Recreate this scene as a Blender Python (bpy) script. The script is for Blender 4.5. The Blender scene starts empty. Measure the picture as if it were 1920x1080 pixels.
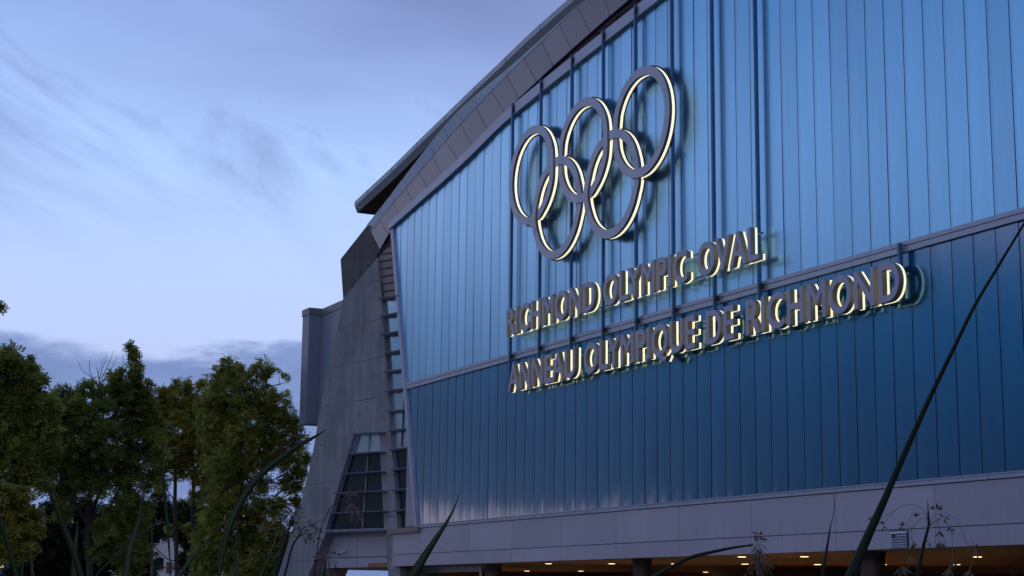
import bpy, bmesh, math, random
from mathutils import Vector, Matrix, noise
from mathutils.geometry import tessellate_polygon
random.seed(7)
R_ = math.radians
sc = bpy.context.scene

# ------------------------------------------------------------------ camera
F = 3160.0                      # focal length in pixels of the 1920 wide photograph
EYE = Vector((0, 0, 1.6))
CM = Matrix(((0.439947, 0.159142, 0.88381),
             (0.897959, -0.089758, -0.430828),
             (0.010766, 0.983167, -0.182392)))
cd = bpy.data.cameras.new('camera'); cam = bpy.data.objects.new('camera', cd)
sc.collection.objects.link(cam)
cd.sensor_width = 36; cd.lens = F * 36 / 1920
cd.clip_start = 0.1; cd.clip_end = 6000
cam.matrix_world = Matrix.Translation(EYE) @ CM.to_4x4()
sc.camera = cam

# ------------------------------------------------------------------ world
w = bpy.data.worlds.new('World'); sc.world = w; w.use_nodes = True
nt = w.node_tree; nt.nodes.clear()
SUN_EL, SUN_ROT = 2.0, 140.0
class NB:
    """tiny node builder"""
    def __init__(s, tree): s.t = tree
    def n(s, typ, **kw):
        nd = s.t.nodes.new(typ)
        for k, v in kw.items(): setattr(nd, k, v)
        return nd
    def put(s, sock, v):
        if isinstance(v, bpy.types.NodeSocket): s.t.links.new(v, sock)
        elif v is not None: sock.default_value = v
    def m(s, op, a, b=None, c=None, clamp=False):
        nd = s.n('ShaderNodeMath', operation=op); nd.use_clamp = clamp
        s.put(nd.inputs[0], a); s.put(nd.inputs[1], b)
        if c is not None: s.put(nd.inputs[2], c)
        return nd.outputs[0]
    def mr(s, v, a, b, c=0.0, d=1.0, smooth=True):
        nd = s.n('ShaderNodeMapRange'); nd.interpolation_type = 'SMOOTHSTEP' if smooth else 'LINEAR'
        s.put(nd.inputs[0], v)
        for i, x in enumerate((a, b, c, d)): s.put(nd.inputs[i + 1], x)
        return nd.outputs[0]
    def mix(s, f, a, b, mode='MIX'):
        nd = s.n('ShaderNodeMix'); nd.data_type = 'RGBA'; nd.blend_type = mode
        s.put(nd.inputs[0], f)
        s.put(nd.inputs[6], a if isinstance(a, bpy.types.NodeSocket) else (*a, 1))
        s.put(nd.inputs[7], b if isinstance(b, bpy.types.NodeSocket) else (*b, 1))
        return nd.outputs[2]
    def ramp(s, v, stops):
        nd = s.n('ShaderNodeValToRGB'); s.put(nd.inputs[0], v)
        e = nd.color_ramp.elements
        while len(e) < len(stops): e.new(0.5)
        for i, (p, c) in enumerate(stops): e[i].position = p; e[i].color = (*c, 1)
        return nd.outputs[0]
    def noise(s, vec, scale, detail=4, rough=.55, dist=0):
        nd = s.n('ShaderNodeTexNoise'); s.put(nd.inputs['Vector'], vec)
        nd.inputs['Scale'].default_value = scale; nd.inputs['Detail'].default_value = detail
        nd.inputs['Roughness'].default_value = rough; nd.inputs['Distortion'].default_value = dist
        return nd.outputs[0]
    def mapping(s, vec, scale=(1, 1, 1), rot=(0, 0, 0), loc=(0, 0, 0)):
        nd = s.n('ShaderNodeMapping'); s.put(nd.inputs[0], vec)
        nd.inputs['Scale'].default_value = scale; nd.inputs['Rotation'].default_value = rot; nd.inputs['Location'].default_value = loc
        return nd.outputs[0]
b = NB(nt)
tc = b.n('ShaderNodeTexCoord'); sp = b.n('ShaderNodeSeparateXYZ')
nt.links.new(tc.outputs['Generated'], sp.inputs[0]); D_ = tc.outputs['Generated']
el = b.m('MULTIPLY', b.m('ARCSINE', sp.outputs[2]), 57.29578)                 # elevation in degrees
# clear sky of dusk by elevation
elr = b.m('DIVIDE', b.m('MAXIMUM', el, 0), 90)
clear = b.ramp(elr, [(0, (.40, .46, .72)), (7/90, (.52, .60, .93)), (11/90, (.50, .66, 1.05)), (15/90, (.44, .64, 1.08)),
                     (20/90, (.33, .49, .93)), (30/90, (.30, .42, .78)), (50/90, (.38, .52, .88)), (1, (.42, .56, .92))])
# thin high cloud, streaked
azd = b.m('MULTIPLY', b.m('ARCTAN2', sp.outputs[0], sp.outputs[1]), 57.29578)
cv = b.n('ShaderNodeCombineXYZ'); nt.links.new(b.m('SUBTRACT', azd, 3.5), cv.inputs[0]); nt.links.new(b.m('SUBTRACT', el, 1.2), cv.inputs[1])
v1 = b.mapping(cv.outputs[0], (1, 1, 1), (0, 0, R_(32)))
v1 = b.mapping(v1, (.055, .17, 1), (0, 0, 0), (1.3, 4.2, 0))
n1 = b.noise(v1, 1.35, 7, .58, .9)
thin = b.m('MULTIPLY', b.mr(n1, .42, .78), b.mr(el, 10, 15))
# a grey deck towards the upper right of the left-hand sky: fades in above 15 degrees
n2 = b.noise(b.mapping(D_, (1, 1, 3.2), (0, 0, .5)), 1.7, 4, .5, .2)
deck = b.m('MULTIPLY', b.mr(sp.outputs[1], .16, .40, .45, 1.0), b.mr(b.m('ADD', el, b.m('MULTIPLY', b.m('SUBTRACT', n2, .5), 20)), 15.0, 22.5))
hi = b.m('MAXIMUM', b.m('MULTIPLY', thin, .8), deck)
sky = b.mix(hi, clear, (.19, .245, .51))
# low cloud bank
n3 = b.noise(b.mapping(D_, (1, 1, 2.6)), 9, 7, .56, .3)
n5 = b.noise(b.mapping(cv.outputs[0], (.16, .5, 1)), 1.0, 8, .6, .5)
edge = b.m('ADD', el, b.m('MULTIPLY', b.m('SUBTRACT', n5, .5), 5.0))
bank = b.mr(edge, 8.7, 7.75)
n4 = b.noise(b.mapping(D_, (1, 1, 4)), 5, 5, .5)
bankc = b.mix(b.mr(n5, .35, .7), (.20, .30, .62), (.145, .225, .49))
sky = b.mix(b.m('MULTIPLY', bank, .95), sky, bankc)
# the other half of the sky, behind the camera (what the glass wall mirrors): a dark bank, a pale opening under it
back = b.mr(sp.outputs[1], .05, -.20)
el2 = b.m('ADD', el, b.m('MULTIPLY', b.m('SUBTRACT', b.noise(b.mapping(D_, (1, 1, 1.6)), 8, 6, .6), .5), 3.4))
bk = b.ramp(b.m('DIVIDE', b.m('MAXIMUM', el2, 0), 90),
            [(0, (.05, .06, .09)), (3.2/90, (.075, .095, .145)), (6/90, (.07, .10, .17)), (9/90, (.07, .17, .33)), (11/90, (.24, .33, .52)),
             (13/90, (.95, .90, 1.12)), (16.5/90, (.56, .70, 1.02)), (19/90, (.24, .34, .60)), (23/90, (.09, .15, .31)), (33/90, (.20, .30, .56)), (50/90, (.40, .54, .90)), (1, (.42, .56, .92))])
glow = b.m('MULTIPLY', b.mr(el2, 3.5, 2.9), b.mr(b.m('ABSOLUTE', b.m('ADD', azd, 113)), 10, 6))
bk = b.mix(glow, bk, (.92, .74, .86))
sky = b.mix(back, sky, bk)
# below the horizon: dim ground tone
sky = b.mix(b.mr(el, 0, -1.5), sky, (.03, .035, .05))
nish = b.n('ShaderNodeTexSky'); nish.sky_type = 'NISHITA'; nish.sun_disc = False
nish.sun_elevation = R_(SUN_EL); nish.sun_rotation = R_(SUN_ROT)
bg1 = b.n('ShaderNodeBackground'); nt.links.new(sky, bg1.inputs[0]); bg1.inputs[1].default_value = 1.0
bg2 = b.n('ShaderNodeBackground'); nt.links.new(nish.outputs[0], bg2.inputs[0]); bg2.inputs[1].default_value = 0.012
ad = b.n('ShaderNodeAddShader'); wo = b.n('ShaderNodeOutputWorld')
nt.links.new(bg1.outputs[0], ad.inputs[0]); nt.links.new(bg2.outputs[0], ad.inputs[1]); nt.links.new(ad.outputs[0], wo.inputs[0])

sd = bpy.data.lights.new('sun', 'SUN'); sun = bpy.data.objects.new('sun', sd); sc.collection.objects.link(sun)
sd.energy = 0.12; sd.angle = R_(12); sd.color = (1, .86, .8)
az = R_(SUN_ROT)
sdir = Vector((math.sin(az) * math.cos(R_(12)), math.cos(az) * math.cos(R_(12)), math.sin(R_(12))))
sun.rotation_euler = (-sdir).to_track_quat('-Z', 'Y').to_euler()

vs = sc.view_settings; vs.view_transform = 'Standard'; vs.look = 'None'; vs.exposure = 0; vs.gamma = 1; vs.use_curve_mapping = False
try:
    sc.cycles.use_denoising = True; sc.cycles.max_bounces = 6
except Exception: pass

# ------------------------------------------------------------------ helpers
def ray(px, py): return CM @ Vector((px - 960, 540 - py, -F))
def atY(px, py, Y):
    r = ray(px, py); return EYE + r * (Y / r.y)
def atZ(px, py, Z):
    r = ray(px, py); return EYE + r * ((Z - EYE.z) / r.z)
def atR(px, py, d):
    r = ray(px, py).normalized(); return EYE + r * d
class Plane:
    def __init__(s, o, n): s.o, s.n = Vector(o), Vector(n).normalized()
    def at(s, px, py):
        r = ray(px, py); return EYE + r * ((s.o - EYE).dot(s.n) / r.dot(s.n))
def link(o, parent=None):
    sc.collection.objects.link(o)
    if parent: o.parent = parent
    return o
def empty(name, loc=(0, 0, 0)):
    o = bpy.data.objects.new(name, None); o.location = loc; sc.collection.objects.link(o); return o
def tag(o, label=None, cat=None, group=None, kind=None):
    if label: o['label'] = label
    if cat: o['category'] = cat
    if group: o['group'] = group
    if kind: o['kind'] = kind
    return o
class MB:
    def __init__(s): s.v, s.f = [], []
    def add(s, vs_, fs):
        k = len(s.v); s.v += [tuple(x) for x in vs_]; s.f += [tuple(i + k for i in f) for f in fs]; return s
    def box(s, x0, x1, y0, y1, z0, z1):
        return s.add([(x, y, z) for z in (z0, z1) for y in (y0, y1) for x in (x0, x1)],
                     [(0, 2, 3, 1), (4, 5, 7, 6), (0, 1, 5, 4), (2, 6, 7, 3), (0, 4, 6, 2), (1, 3, 7, 5)])
    def prism(s, pts, off, holes=()):
        """flat polygon (3D points) with holes, thickened by the vector off"""
        loops = [list(map(Vector, pts))] + [list(map(Vector, h)) for h in holes]
        tris = tessellate_polygon(loops); flat = [p for l in loops for p in l]; n = len(flat); off = Vector(off)
        k = len(s.v); s.v += [tuple(p) for p in flat] + [tuple(p + off) for p in flat]
        for t in tris:
            s.f.append(tuple(k + i for i in t)); s.f.append(tuple(k + n + i for i in reversed(t)))
        a = 0
        for l in loops:
            m = len(l)
            for i in range(m):
                p, q = a + i, a + (i + 1) % m
                s.f.append((k + p, k + q, k + n + q, k + n + p))
            a += m
        return s
    def tube(s, pts, rad, seg=8, cap=True):
        pts = [Vector(p) for p in pts]; k = len(s.v); n = len(pts)
        if not hasattr(rad, '__len__'): rad = [rad] * n
        up = Vector((0.13, 0.21, 0.97))
        for i, p in enumerate(pts):
            t = (pts[min(i + 1, n - 1)] - pts[max(i - 1, 0)]).normalized()
            a = t.cross(up)
            if a.length < .05: a = t.cross(Vector((1, 0, 0)))
            a.normalize(); c = t.cross(a)
            for j in range(seg):
                g = 2 * math.pi * j / seg
                s.v.append(tuple(p + (a * math.cos(g) + c * math.sin(g)) * rad[i]))
        for i in range(n - 1):
            for j in range(seg):
                j2 = (j + 1) % seg
                s.f.append((k + i * seg + j, k + i * seg + j2, k + (i + 1) * seg + j2, k + (i + 1) * seg + j))
        if cap:
            s.f.append(tuple(k + j for j in reversed(range(seg)))); s.f.append(tuple(k + (n - 1) * seg + j for j in range(seg)))
        return s
    def build(s, name, mat, parent=None, smooth=False, origin=None):
        me = bpy.data.meshes.new(name); O = Vector(origin) if origin is not None else Vector((0, 0, 0))
        me.from_pydata([tuple(Vector(v) - O) for v in s.v], [], s.f); me.update()
        bm = bmesh.new(); bm.from_mesh(me)
        if len(s.f) < 20000: bmesh.ops.recalc_face_normals(bm, faces=bm.faces)
        bm.to_mesh(me); bm.free()
        if smooth:
            for p in me.polygons: p.use_smooth = True
        me.materials.append(mat)
        o = bpy.data.objects.new(name, me); o.location = O
        return link(o, parent)
def mat(name, color, rough=.6, metal=0, spec=.5, nscale=None, namp=.12, bump=0, bscale=None, coords='Object', stretch=(1, 1, 1), emit=None, coat=0, detail=5, streak=0):
    m = bpy.data.materials.new(name); m.use_nodes = True; t = m.node_tree; p = t.nodes['Principled BSDF']; q = NB(t)
    p.inputs['Base Color'].default_value = (*color, 1); p.inputs['Roughness'].default_value = rough; p.inputs['Metallic'].default_value = metal
    p.inputs['Specular IOR Level'].default_value = spec; p.inputs['Coat Weight'].default_value = coat
    g = q.n('ShaderNodeNewGeometry'); v = q.mapping(g.outputs['Position'], stretch)
    if nscale:
        n = q.noise(v, nscale, detail, .6)
        c = q.mix(q.mr(n, .25, .75, smooth=False), tuple(x * (1 - namp) for x in color), tuple(min(1, x * (1 + namp)) for x in color))
        if streak:
            oi = q.n('ShaderNodeObjectInfo'); c = q.mix(1.0, c, q.ramp(oi.outputs['Random'], [(0, (.92, .92, .93)), (1, (1.06, 1.06, 1.05))]), 'MULTIPLY')
            st = q.noise(q.mapping(g.outputs['Position'], (3.5, 3.5, .35)), 1.0, 6, .7)
            c = q.mix(q.m('MULTIPLY', q.mr(st, .52, .75), streak), c, tuple(x * .55 for x in color))
        t.links.new(c, p.inputs['Base Color'])
    if bump:
        n = q.noise(v, bscale or nscale or 5, 4, .6); bn = q.n('ShaderNodeBump'); bn.inputs['Strength'].default_value = bump
        bn.inputs['Distance'].default_value = .05
        t.links.new(n, bn.inputs['Height']); t.links.new(bn.outputs[0], p.inputs['Normal'])
    if emit:
        p.inputs['Emission Color'].default_value = (*emit[0], 1); p.inputs['Emission Strength'].default_value = emit[1]
    return m

# glass: tinted reflective channel glass over a dark blue body
def glass_mat(name, tint, body, rough=.12, share=.9, bump=.02):
    m = bpy.data.materials.new(name); m.use_nodes = True; t = m.node_tree; q = NB(t); p = t.nodes['Principled BSDF']
    g = q.n('ShaderNodeNewGeometry'); pos = g.outputs['Position']
    n = q.noise(q.mapping(pos, (1.1, 1, .22)), .9, 3, .5); n2 = q.noise(q.mapping(pos, (2.6, 1, .035)), 1.4, 3, .6)
    k = q.m('ADD', q.m('MULTIPLY', n, .22), q.m('MULTIPLY', n2, .25))
    c = q.mix(q.mr(k, .12, .36, smooth=False), tuple(x * .92 for x in tint), tuple(x * 1.08 for x in tint))
    sx = q.n('ShaderNodeSeparateXYZ'); t.links.new(pos, sx.inputs[0])       # tint set darker towards the edges of each channel
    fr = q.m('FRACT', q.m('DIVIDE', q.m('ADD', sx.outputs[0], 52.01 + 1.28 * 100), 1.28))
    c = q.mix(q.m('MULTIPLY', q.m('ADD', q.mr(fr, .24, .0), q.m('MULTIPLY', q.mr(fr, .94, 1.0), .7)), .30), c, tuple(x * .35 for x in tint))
    oi = q.n('ShaderNodeObjectInfo'); c = q.mix(1.0, c, q.ramp(oi.outputs['Random'], [(0, (.89, .90, .91)), (1, (1.08, 1.07, 1.06))]), 'MULTIPLY')
    t.links.new(c, p.inputs['Base Color']); p.inputs['Metallic'].default_value = share; p.inputs['Roughness'].default_value = rough
    p.inputs['Coat Weight'].default_value = 1.0; p.inputs['Coat Roughness'].default_value = (.055 if rough < .295 else rough); p.inputs['Coat IOR'].default_value = 1.7
    bn = q.n('ShaderNodeBump'); bn.inputs['Strength'].default_value = bump; bn.inputs['Distance'].default_value = .25
    t.links.new(q.noise(q.mapping(pos, (1.0, 1, .35)), 1.0, 2, .4), bn.inputs['Height'])
    t.links.new(bn.outputs[0], p.inputs['Normal']); t.links.new(bn.outputs[0], p.inputs['Coat Normal'])
    return m

M = {}
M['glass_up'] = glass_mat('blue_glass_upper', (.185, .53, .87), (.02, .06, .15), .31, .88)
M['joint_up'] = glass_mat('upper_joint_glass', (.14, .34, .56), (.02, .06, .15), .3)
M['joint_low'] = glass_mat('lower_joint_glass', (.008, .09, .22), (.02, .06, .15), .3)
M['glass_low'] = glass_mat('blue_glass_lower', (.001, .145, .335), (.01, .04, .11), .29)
M['joint'] = mat('dark_joint', (.04, .09, .19), .5)
M['frame'] = mat('brushed_aluminium', (.35, .38, .50), .42, .55, nscale=1.5, namp=.1)
M['post'] = mat('blue_painted_steel', (.03, .115, .26), .35, .2, nscale=2, namp=.15)
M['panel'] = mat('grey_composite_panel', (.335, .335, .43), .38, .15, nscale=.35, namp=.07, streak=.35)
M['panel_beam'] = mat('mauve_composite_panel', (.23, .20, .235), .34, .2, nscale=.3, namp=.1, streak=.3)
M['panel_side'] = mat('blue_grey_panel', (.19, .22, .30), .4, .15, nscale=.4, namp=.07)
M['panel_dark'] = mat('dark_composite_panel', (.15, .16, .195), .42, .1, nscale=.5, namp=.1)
M['gap'] = mat('shadow_gap', (.02, .02, .03), .8)
M['roof'] = mat('zinc_roof_edge', (.34, .39, .46), .45, .4, nscale=.6, namp=.12)
M['roof_under'] = mat('painted_roof_underside', (.19, .22, .28), .45, nscale=1, namp=.1)
M['wood'] = mat('timber_soffit', (.42, .26, .21), .6, nscale=1.2, namp=.3, stretch=(.2, 1, 1))
M['timber_dark'] = mat('dark_timber_soffit', (.12, .055, .04), .8, nscale=1.2, namp=.3)
M['sign_letter'] = mat('painted_letter_metal', (.33, .33, .46), .42, .2, nscale=3, namp=.06)
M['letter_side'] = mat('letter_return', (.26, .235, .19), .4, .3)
M['sign'] = mat('painted_sign_metal', (.36, .38, .50), .38, .25, nscale=3, namp=.06)
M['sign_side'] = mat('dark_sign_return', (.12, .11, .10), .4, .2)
M['led'] = mat('lit_acrylic', (.8, .8, .7), .4, emit=((1, .94, .68), .98))
M['led2'] = mat('lit_acrylic_letters', (.8, .8, .7), .4, emit=((1, .91, .56), .98))
M['ceiling'] = mat('warm_brown_ceiling', (.24, .11, .045), .5, nscale=.4, namp=.1)
M['lamp'] = mat('lit_downlight', (1, .9, .7), .4, emit=((1, .72, .36), 4))
M['trim'] = mat('downlight_trim', (.5, .4, .3), .4, .5)
M['brownframe'] = mat('brown_door_frame', (.11, .06, .035), .5, .2)
M['darkglass'] = mat('dark_window_glass', (.010, .018, .030), .05, 0, .3, nscale=.6, namp=.4, bump=.02, bscale=.7)
M['tealglass'] = mat('spandrel_glass', (.55, .68, .78), .14, .9, nscale=.5, namp=.15)
M['louver'] = mat('brown_louver', (.20, .15, .15), .5, .1)
M['column'] = mat('brown_painted_column', (.05, .035, .03), .55)
M['beamend'] = None
M['bark'] = mat('bark', (.035, .028, .025), .9, nscale=6, namp=.4, bump=.3)
M['white'] = mat('white_render_wall', (.55, .55, .58), .8, nscale=.5, namp=.05)

def concrete(name, base, pitch=(2.9, 2.45), z0=1.3, amp=.13):
    m = bpy.data.materials.new(name); m.use_nodes = True; t = m.node_tree; q = NB(t); p = t.nodes['Principled BSDF']
    g = q.n('ShaderNodeNewGeometry'); s = q.n('ShaderNodeSeparateXYZ'); t.links.new(g.outputs['Position'], s.inputs[0]); pos = g.outputs['Position']
    n1 = q.noise(q.mapping(pos, (.5, .5, .35)), 1.1, 6, .62); n2 = q.noise(q.mapping(pos, (1.6, 1.6, .16)), 1.2, 5, .65); n3 = q.noise(pos, 9, 4, .6)
    k = q.m('ADD', q.m('ADD', q.m('MULTIPLY', n1, .5), q.m('MULTIPLY', n2, .35)), q.m('MULTIPLY', n3, .15))
    c = q.mix(q.mr(k, .33, .67, smooth=False), tuple(x * (1 - amp * 1.7) for x in base), tuple(x * (1 + amp) for x in base))
    def lines(v, step, off, wd):
        fr = q.m('FRACT', q.m('DIVIDE', q.m('ADD', v, off), step))
        d = q.m('ABSOLUTE', q.m('SUBTRACT', fr, .5))
        return q.mr(d, .5 - wd / step, .5 - wd * .4 / step)
    wob = q.m('MULTIPLY', q.noise(pos, .8, 2), .12)
    l = q.m('MAXIMUM', lines(q.m('ADD', s.outputs[2], wob), pitch[0], z0, .05), q.m('MULTIPLY', lines(s.outputs[0], pitch[1], .4, .04), .45))
    l = q.m('MULTIPLY', l, q.mr(n1, .35, .6))
    c = q.mix(q.m('MULTIPLY', l, .8), c, tuple(x * .45 for x in base))
    # tie holes
    vz = q.m('SUBTRACT', q.m('FRACT', q.m('DIVIDE', s.outputs[2], 1.45)), .5); vx = q.m('SUBTRACT', q.m('FRACT', q.m('DIVIDE', s.outputs[0], 1.22)), .5)
    dd = q.m('SQRT', q.m('ADD', q.m('MULTIPLY', vz, vz), q.m('MULTIPLY', vx, vx)))
    c = q.mix(q.m('MULTIPLY', q.mr(dd, .07, .03), .5), c, tuple(x * .4 for x in base))
    t.links.new(c, p.inputs['Base Color']); p.inputs['Roughness'].default_value = .85
    bn = q.n('ShaderNodeBump'); bn.inputs['Strength'].default_value = .5; bn.inputs['Distance'].default_value = .04
    t.links.new(q.m('SUBTRACT', k, l), bn.inputs['Height']); t.links.new(bn.outputs[0], p.inputs['Normal'])
    return m
M['concrete'] = concrete('board_marked_concrete', (.225, .228, .262), amp=.28)
M['concrete_dark'] = concrete('weathered_dark_concrete', (.088, .08, .088), (2.4, 3.4), .3, .3)

# ------------------------------------------------------------------ ground
gm = mat('grass_ground', (.04, .055, .02), .9, nscale=.8, namp=.5, bump=.4, bscale=6)
pm = mat('paved_forecourt', (.17, .16, .155), .8, nscale=.7, namp=.15, bump=.1, bscale=8)
g = MB(); N = 60; H = 2600
for i in range(N + 1):
    for j in range(N + 1):
        u, v = (i / N * 2 - 1), (j / N * 2 - 1)
        g.v.append((math.copysign(abs(u) ** 2.2, u) * H, math.copysign(abs(v) ** 2.2, v) * H, 0))
for i in range(N):
    for j in range(N):
        a = i * (N + 1) + j; g.f.append((a, a + N + 1, a + N + 2, a + 1))
tag(g.build('ground', gm), kind='structure')
tag(MB().box(-170, 5, 22, 75, -.1, .012).build('forecourt', pm), kind='structure')

# ------------------------------------------------------------------ the arena
D = 45.0
B = tag(empty('arena_building', (-60, D, 0)), 'large arena with ribbed blue glass end wall, concrete buttress and curved roof edge', 'building')
Bi = B.location.copy()
def bb(m, name, material, parent=None, smooth=False):       # a part of the arena
    o = m.build(name, material, None, smooth)
    par = parent or B
    o.parent = par
    pw = Vector((0, 0, 0)); q_ = par
    while q_ is not None: pw += q_.location; q_ = q_.parent
    o.location = -pw
    return o
def curve(pts, Y, peak=-58.0):
    """pixels on the plane Y -> a function z(x), carried on to the right as an arch with its peak at x = peak"""
    P = sorted([(p.x, p.z) for p in (atY(a, c, Y) for a, c in pts)])
    n = len(P); m = min(5, n - 1); x1, z1 = P[-1]; x0, z0 = P[-1 - m]; s = (z1 - z0) / (x1 - x0); s *= .9
    def f(x):
        if x > 2 * peak - x1: x = 2 * peak - x
        elif x > peak: x = 2 * peak - x
        if x >= x1: d = x - x1; return z1 + s * d - s * d * d / (2 * (peak - x1))
        if x <= P[0][0]:
            a, c = P[0], P[1]; return a[1] + (x - a[0]) * (c[1] - a[1]) / (c[0] - a[0])
        for i in range(n - 1):
            if P[i][0] <= x <= P[i + 1][0]:
                t = (x - P[i][0]) / (P[i + 1][0] - P[i][0]); return P[i][1] * (1 - t) + P[i + 1][1] * t
    def sm(x, h=1.6): return (f(x - h) + f(x + h) + 2 * f(x)) / 4 if P[0][0] + h < x else f(x)
    return sm
cGlassTop = curve([(734.5,431),(784,387),(838,340),(893,289),(940,240),(964,220),(1015.5,178),(1071,134),(1129,89),(1193,39),(1244,0)], D)
XR = -6.0                                    # right end of the building, out of frame
ZS, ZD = 6.54, 16.12                         # sill and divider heights (world z)
cor_t, cor_b = atY(737, 429, D), atY(784, 986, D)
def left_x(z):                               # sloping left edge of the glass wall
    return cor_t.x + (z - cor_t.z) * (cor_b.x - cor_t.x) / (cor_b.z - cor_t.z)
PITCH = 1.28; X0 = -52.01

wallbits = MB()
# frame members of the glass wall: left jamb, sill, divider, head flashing
def bar_poly(m, pts, Y0, Y1): m.prism([(x, Y0, z) for x, z in pts], (0, Y1 - Y0, 0))
zt = cGlassTop(cor_t.x)
bar_poly(wallbits, [(cor_t.x - .42, zt + .55), (cor_t.x + .02, zt + .55), (cor_b.x + .05, 6.4), (cor_b.x - .42, 6.4)], D - .12, D + 1.4)
bar_poly(wallbits, [(cor_t.x + .03, zt + .2), (cor_t.x + .17, zt + .2), (cor_b.x + .20, 6.55), (cor_b.x + .06, 6.55)], D - .05, D + .3)
wallbits.box(cor_b.x + .08, XR, D - .16, D + .9, 6.37, ZS)                       # sill face
wallbits.box(cor_b.x + .08, XR, D - .20, D + .9, ZS + .003, ZS + .05)
x_d = left_x(ZD)
wallbits.box(x_d + .1, XR, D - .10, D + .2, ZD - .02, ZD + .20)                  # divider, two ribs
wallbits.box(x_d + .1, XR, D - .04, D + .2, ZD + .203, ZD + .25)
wallbits.box(x_d + .1, XR, D - .09, D + .2, ZD + .253, ZD + .44)
xs = [cor_t.x - .42]
while xs[-1] < XR: xs.append(xs[-1] + 1.6)
top = [(x, cGlassTop(x) + .58 + .14 * min(1, (x + 112) / 20)) for x in xs]; bot = [(x, cGlassTop(x) + .03) for x in xs]
k = len(wallbits.v)
for i, x in enumerate(xs):
    for (yy) in (D - .22, D + 1.4): wallbits.v += [(x, yy, bot[i][1]), (x, yy, top[i][1])]
for i in range(len(xs) - 1):
    a = k + i * 4; c = a + 4
    wallbits.f += [(a, c, c + 1, a + 1), (a + 2, a + 3, c + 3, c + 2), (a + 1, c + 1, c + 3, a + 3), (a, a + 2, c + 2, c)]
wallbits.f += [(k, k + 1, k + 3, k + 2), (k + (len(xs) - 1) * 4, k + (len(xs) - 1) * 4 + 2, k + (len(xs) - 1) * 4 + 3, k + (len(xs) - 1) * 4 + 1)]
CW = bb(wallbits, 'glass_wall_frame', M['frame'])
# dark backing behind the panes (shows in the joints)
bk_ = MB()
pts = [(left_x(ZS) + .1, ZS)] + [(XR - .2, ZS)] + [(x, cGlassTop(x) + .3) for x in reversed(xs[1:-1])] + [(cor_t.x + .05, zt)]
bar_poly(bk_, pts, D + .129, D + .30)
bk3 = MB(); bar_poly(bk3, [(left_x(ZD) + .1, ZD + .2)] + [(XR - .2, ZD + .2)] + [(x, cGlassTop(x) + .2) for x in reversed(xs[1:-1])] + [(cor_t.x + .1, zt)], D + .09, D + .128)
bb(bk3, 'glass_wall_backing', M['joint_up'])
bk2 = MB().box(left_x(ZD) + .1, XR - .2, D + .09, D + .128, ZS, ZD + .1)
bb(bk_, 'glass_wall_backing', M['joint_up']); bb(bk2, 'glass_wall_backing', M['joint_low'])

def pane(m, x0, x1, z0, zf, zl=None, bow=.005, tl=0.0, tv=0.0):
    """one glass channel: slightly bowed, own tilt; zf = top as function of x"""
    ns, nz = 6, 10; k = len(m.v)
    for j in range(nz + 1):
        for i in range(ns + 1):
            u = i / ns; x = x0 + (x1 - x0) * u
            ztop = zf(x) if callable(zf) else zf
            zb = z0
            if x < left_x(z0) + .15:       # cut by the sloping jamb
                pass
            z = zb + (ztop - zb) * j / nz
            xx = max(x, left_x(z) + .12)
            y = D + .045 - bow * (1 - (2 * u - 1) ** 2) + (.045 * max(0, .25 - u)) + tl * (u - .5) + tv * (j / nz - .5)
            y += .002 * math.sin(z * .9 + x * 1.7)
            m.v.append((xx, y, z))
    for j in range(nz):
        for i in range(ns):
            a = k + j * (ns + 1) + i; m.f.append((a, a + 1, a + ns + 2, a + ns + 1))
    # thickness: return edges to the back
    for col_ in (0, ns):
        q0 = len(m.v)
        for j in range(nz + 1):
            v = m.v[k + j * (ns + 1) + col_]; m.v += [v, (v[0], D + .088, v[2])]
        for j in range(nz): m.f.append((q0 + 2 * j, q0 + 2 * j + 1, q0 + 2 * j + 3, q0 + 2 * j + 2))
rp = random.Random(3)
hid_u, hid_l = MB(), MB()
i = -50
while True:
    xa = X0 + i * PITCH; xb = xa + PITCH
    if xa > XR - 1: break
    i += 1
    if xb < cor_t.x + .2: continue
    x0p, x1p = xa + .014, min(xb - .014, XR - .1)
    tilt = rp.uniform(-.006, .006)
    tv = rp.uniform(-.03, .03)
    vis = xa < -47.5
    if x1p > left_x(30) + .15:
        mu = MB() if vis else hid_u
        z_lo = ZD + .44
        # where the jamb cuts, start pane higher
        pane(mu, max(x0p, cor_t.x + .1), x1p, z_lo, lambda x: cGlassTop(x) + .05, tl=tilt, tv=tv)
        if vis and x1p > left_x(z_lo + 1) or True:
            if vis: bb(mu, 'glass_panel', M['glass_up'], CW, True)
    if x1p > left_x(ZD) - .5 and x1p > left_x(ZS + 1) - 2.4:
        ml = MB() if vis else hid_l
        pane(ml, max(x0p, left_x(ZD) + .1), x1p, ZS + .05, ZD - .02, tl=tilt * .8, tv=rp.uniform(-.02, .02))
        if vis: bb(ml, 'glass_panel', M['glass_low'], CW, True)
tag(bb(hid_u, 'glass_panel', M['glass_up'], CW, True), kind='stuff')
tag(bb(hid_l, 'glass_panel', M['glass_low'], CW, True), kind='stuff')

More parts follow.
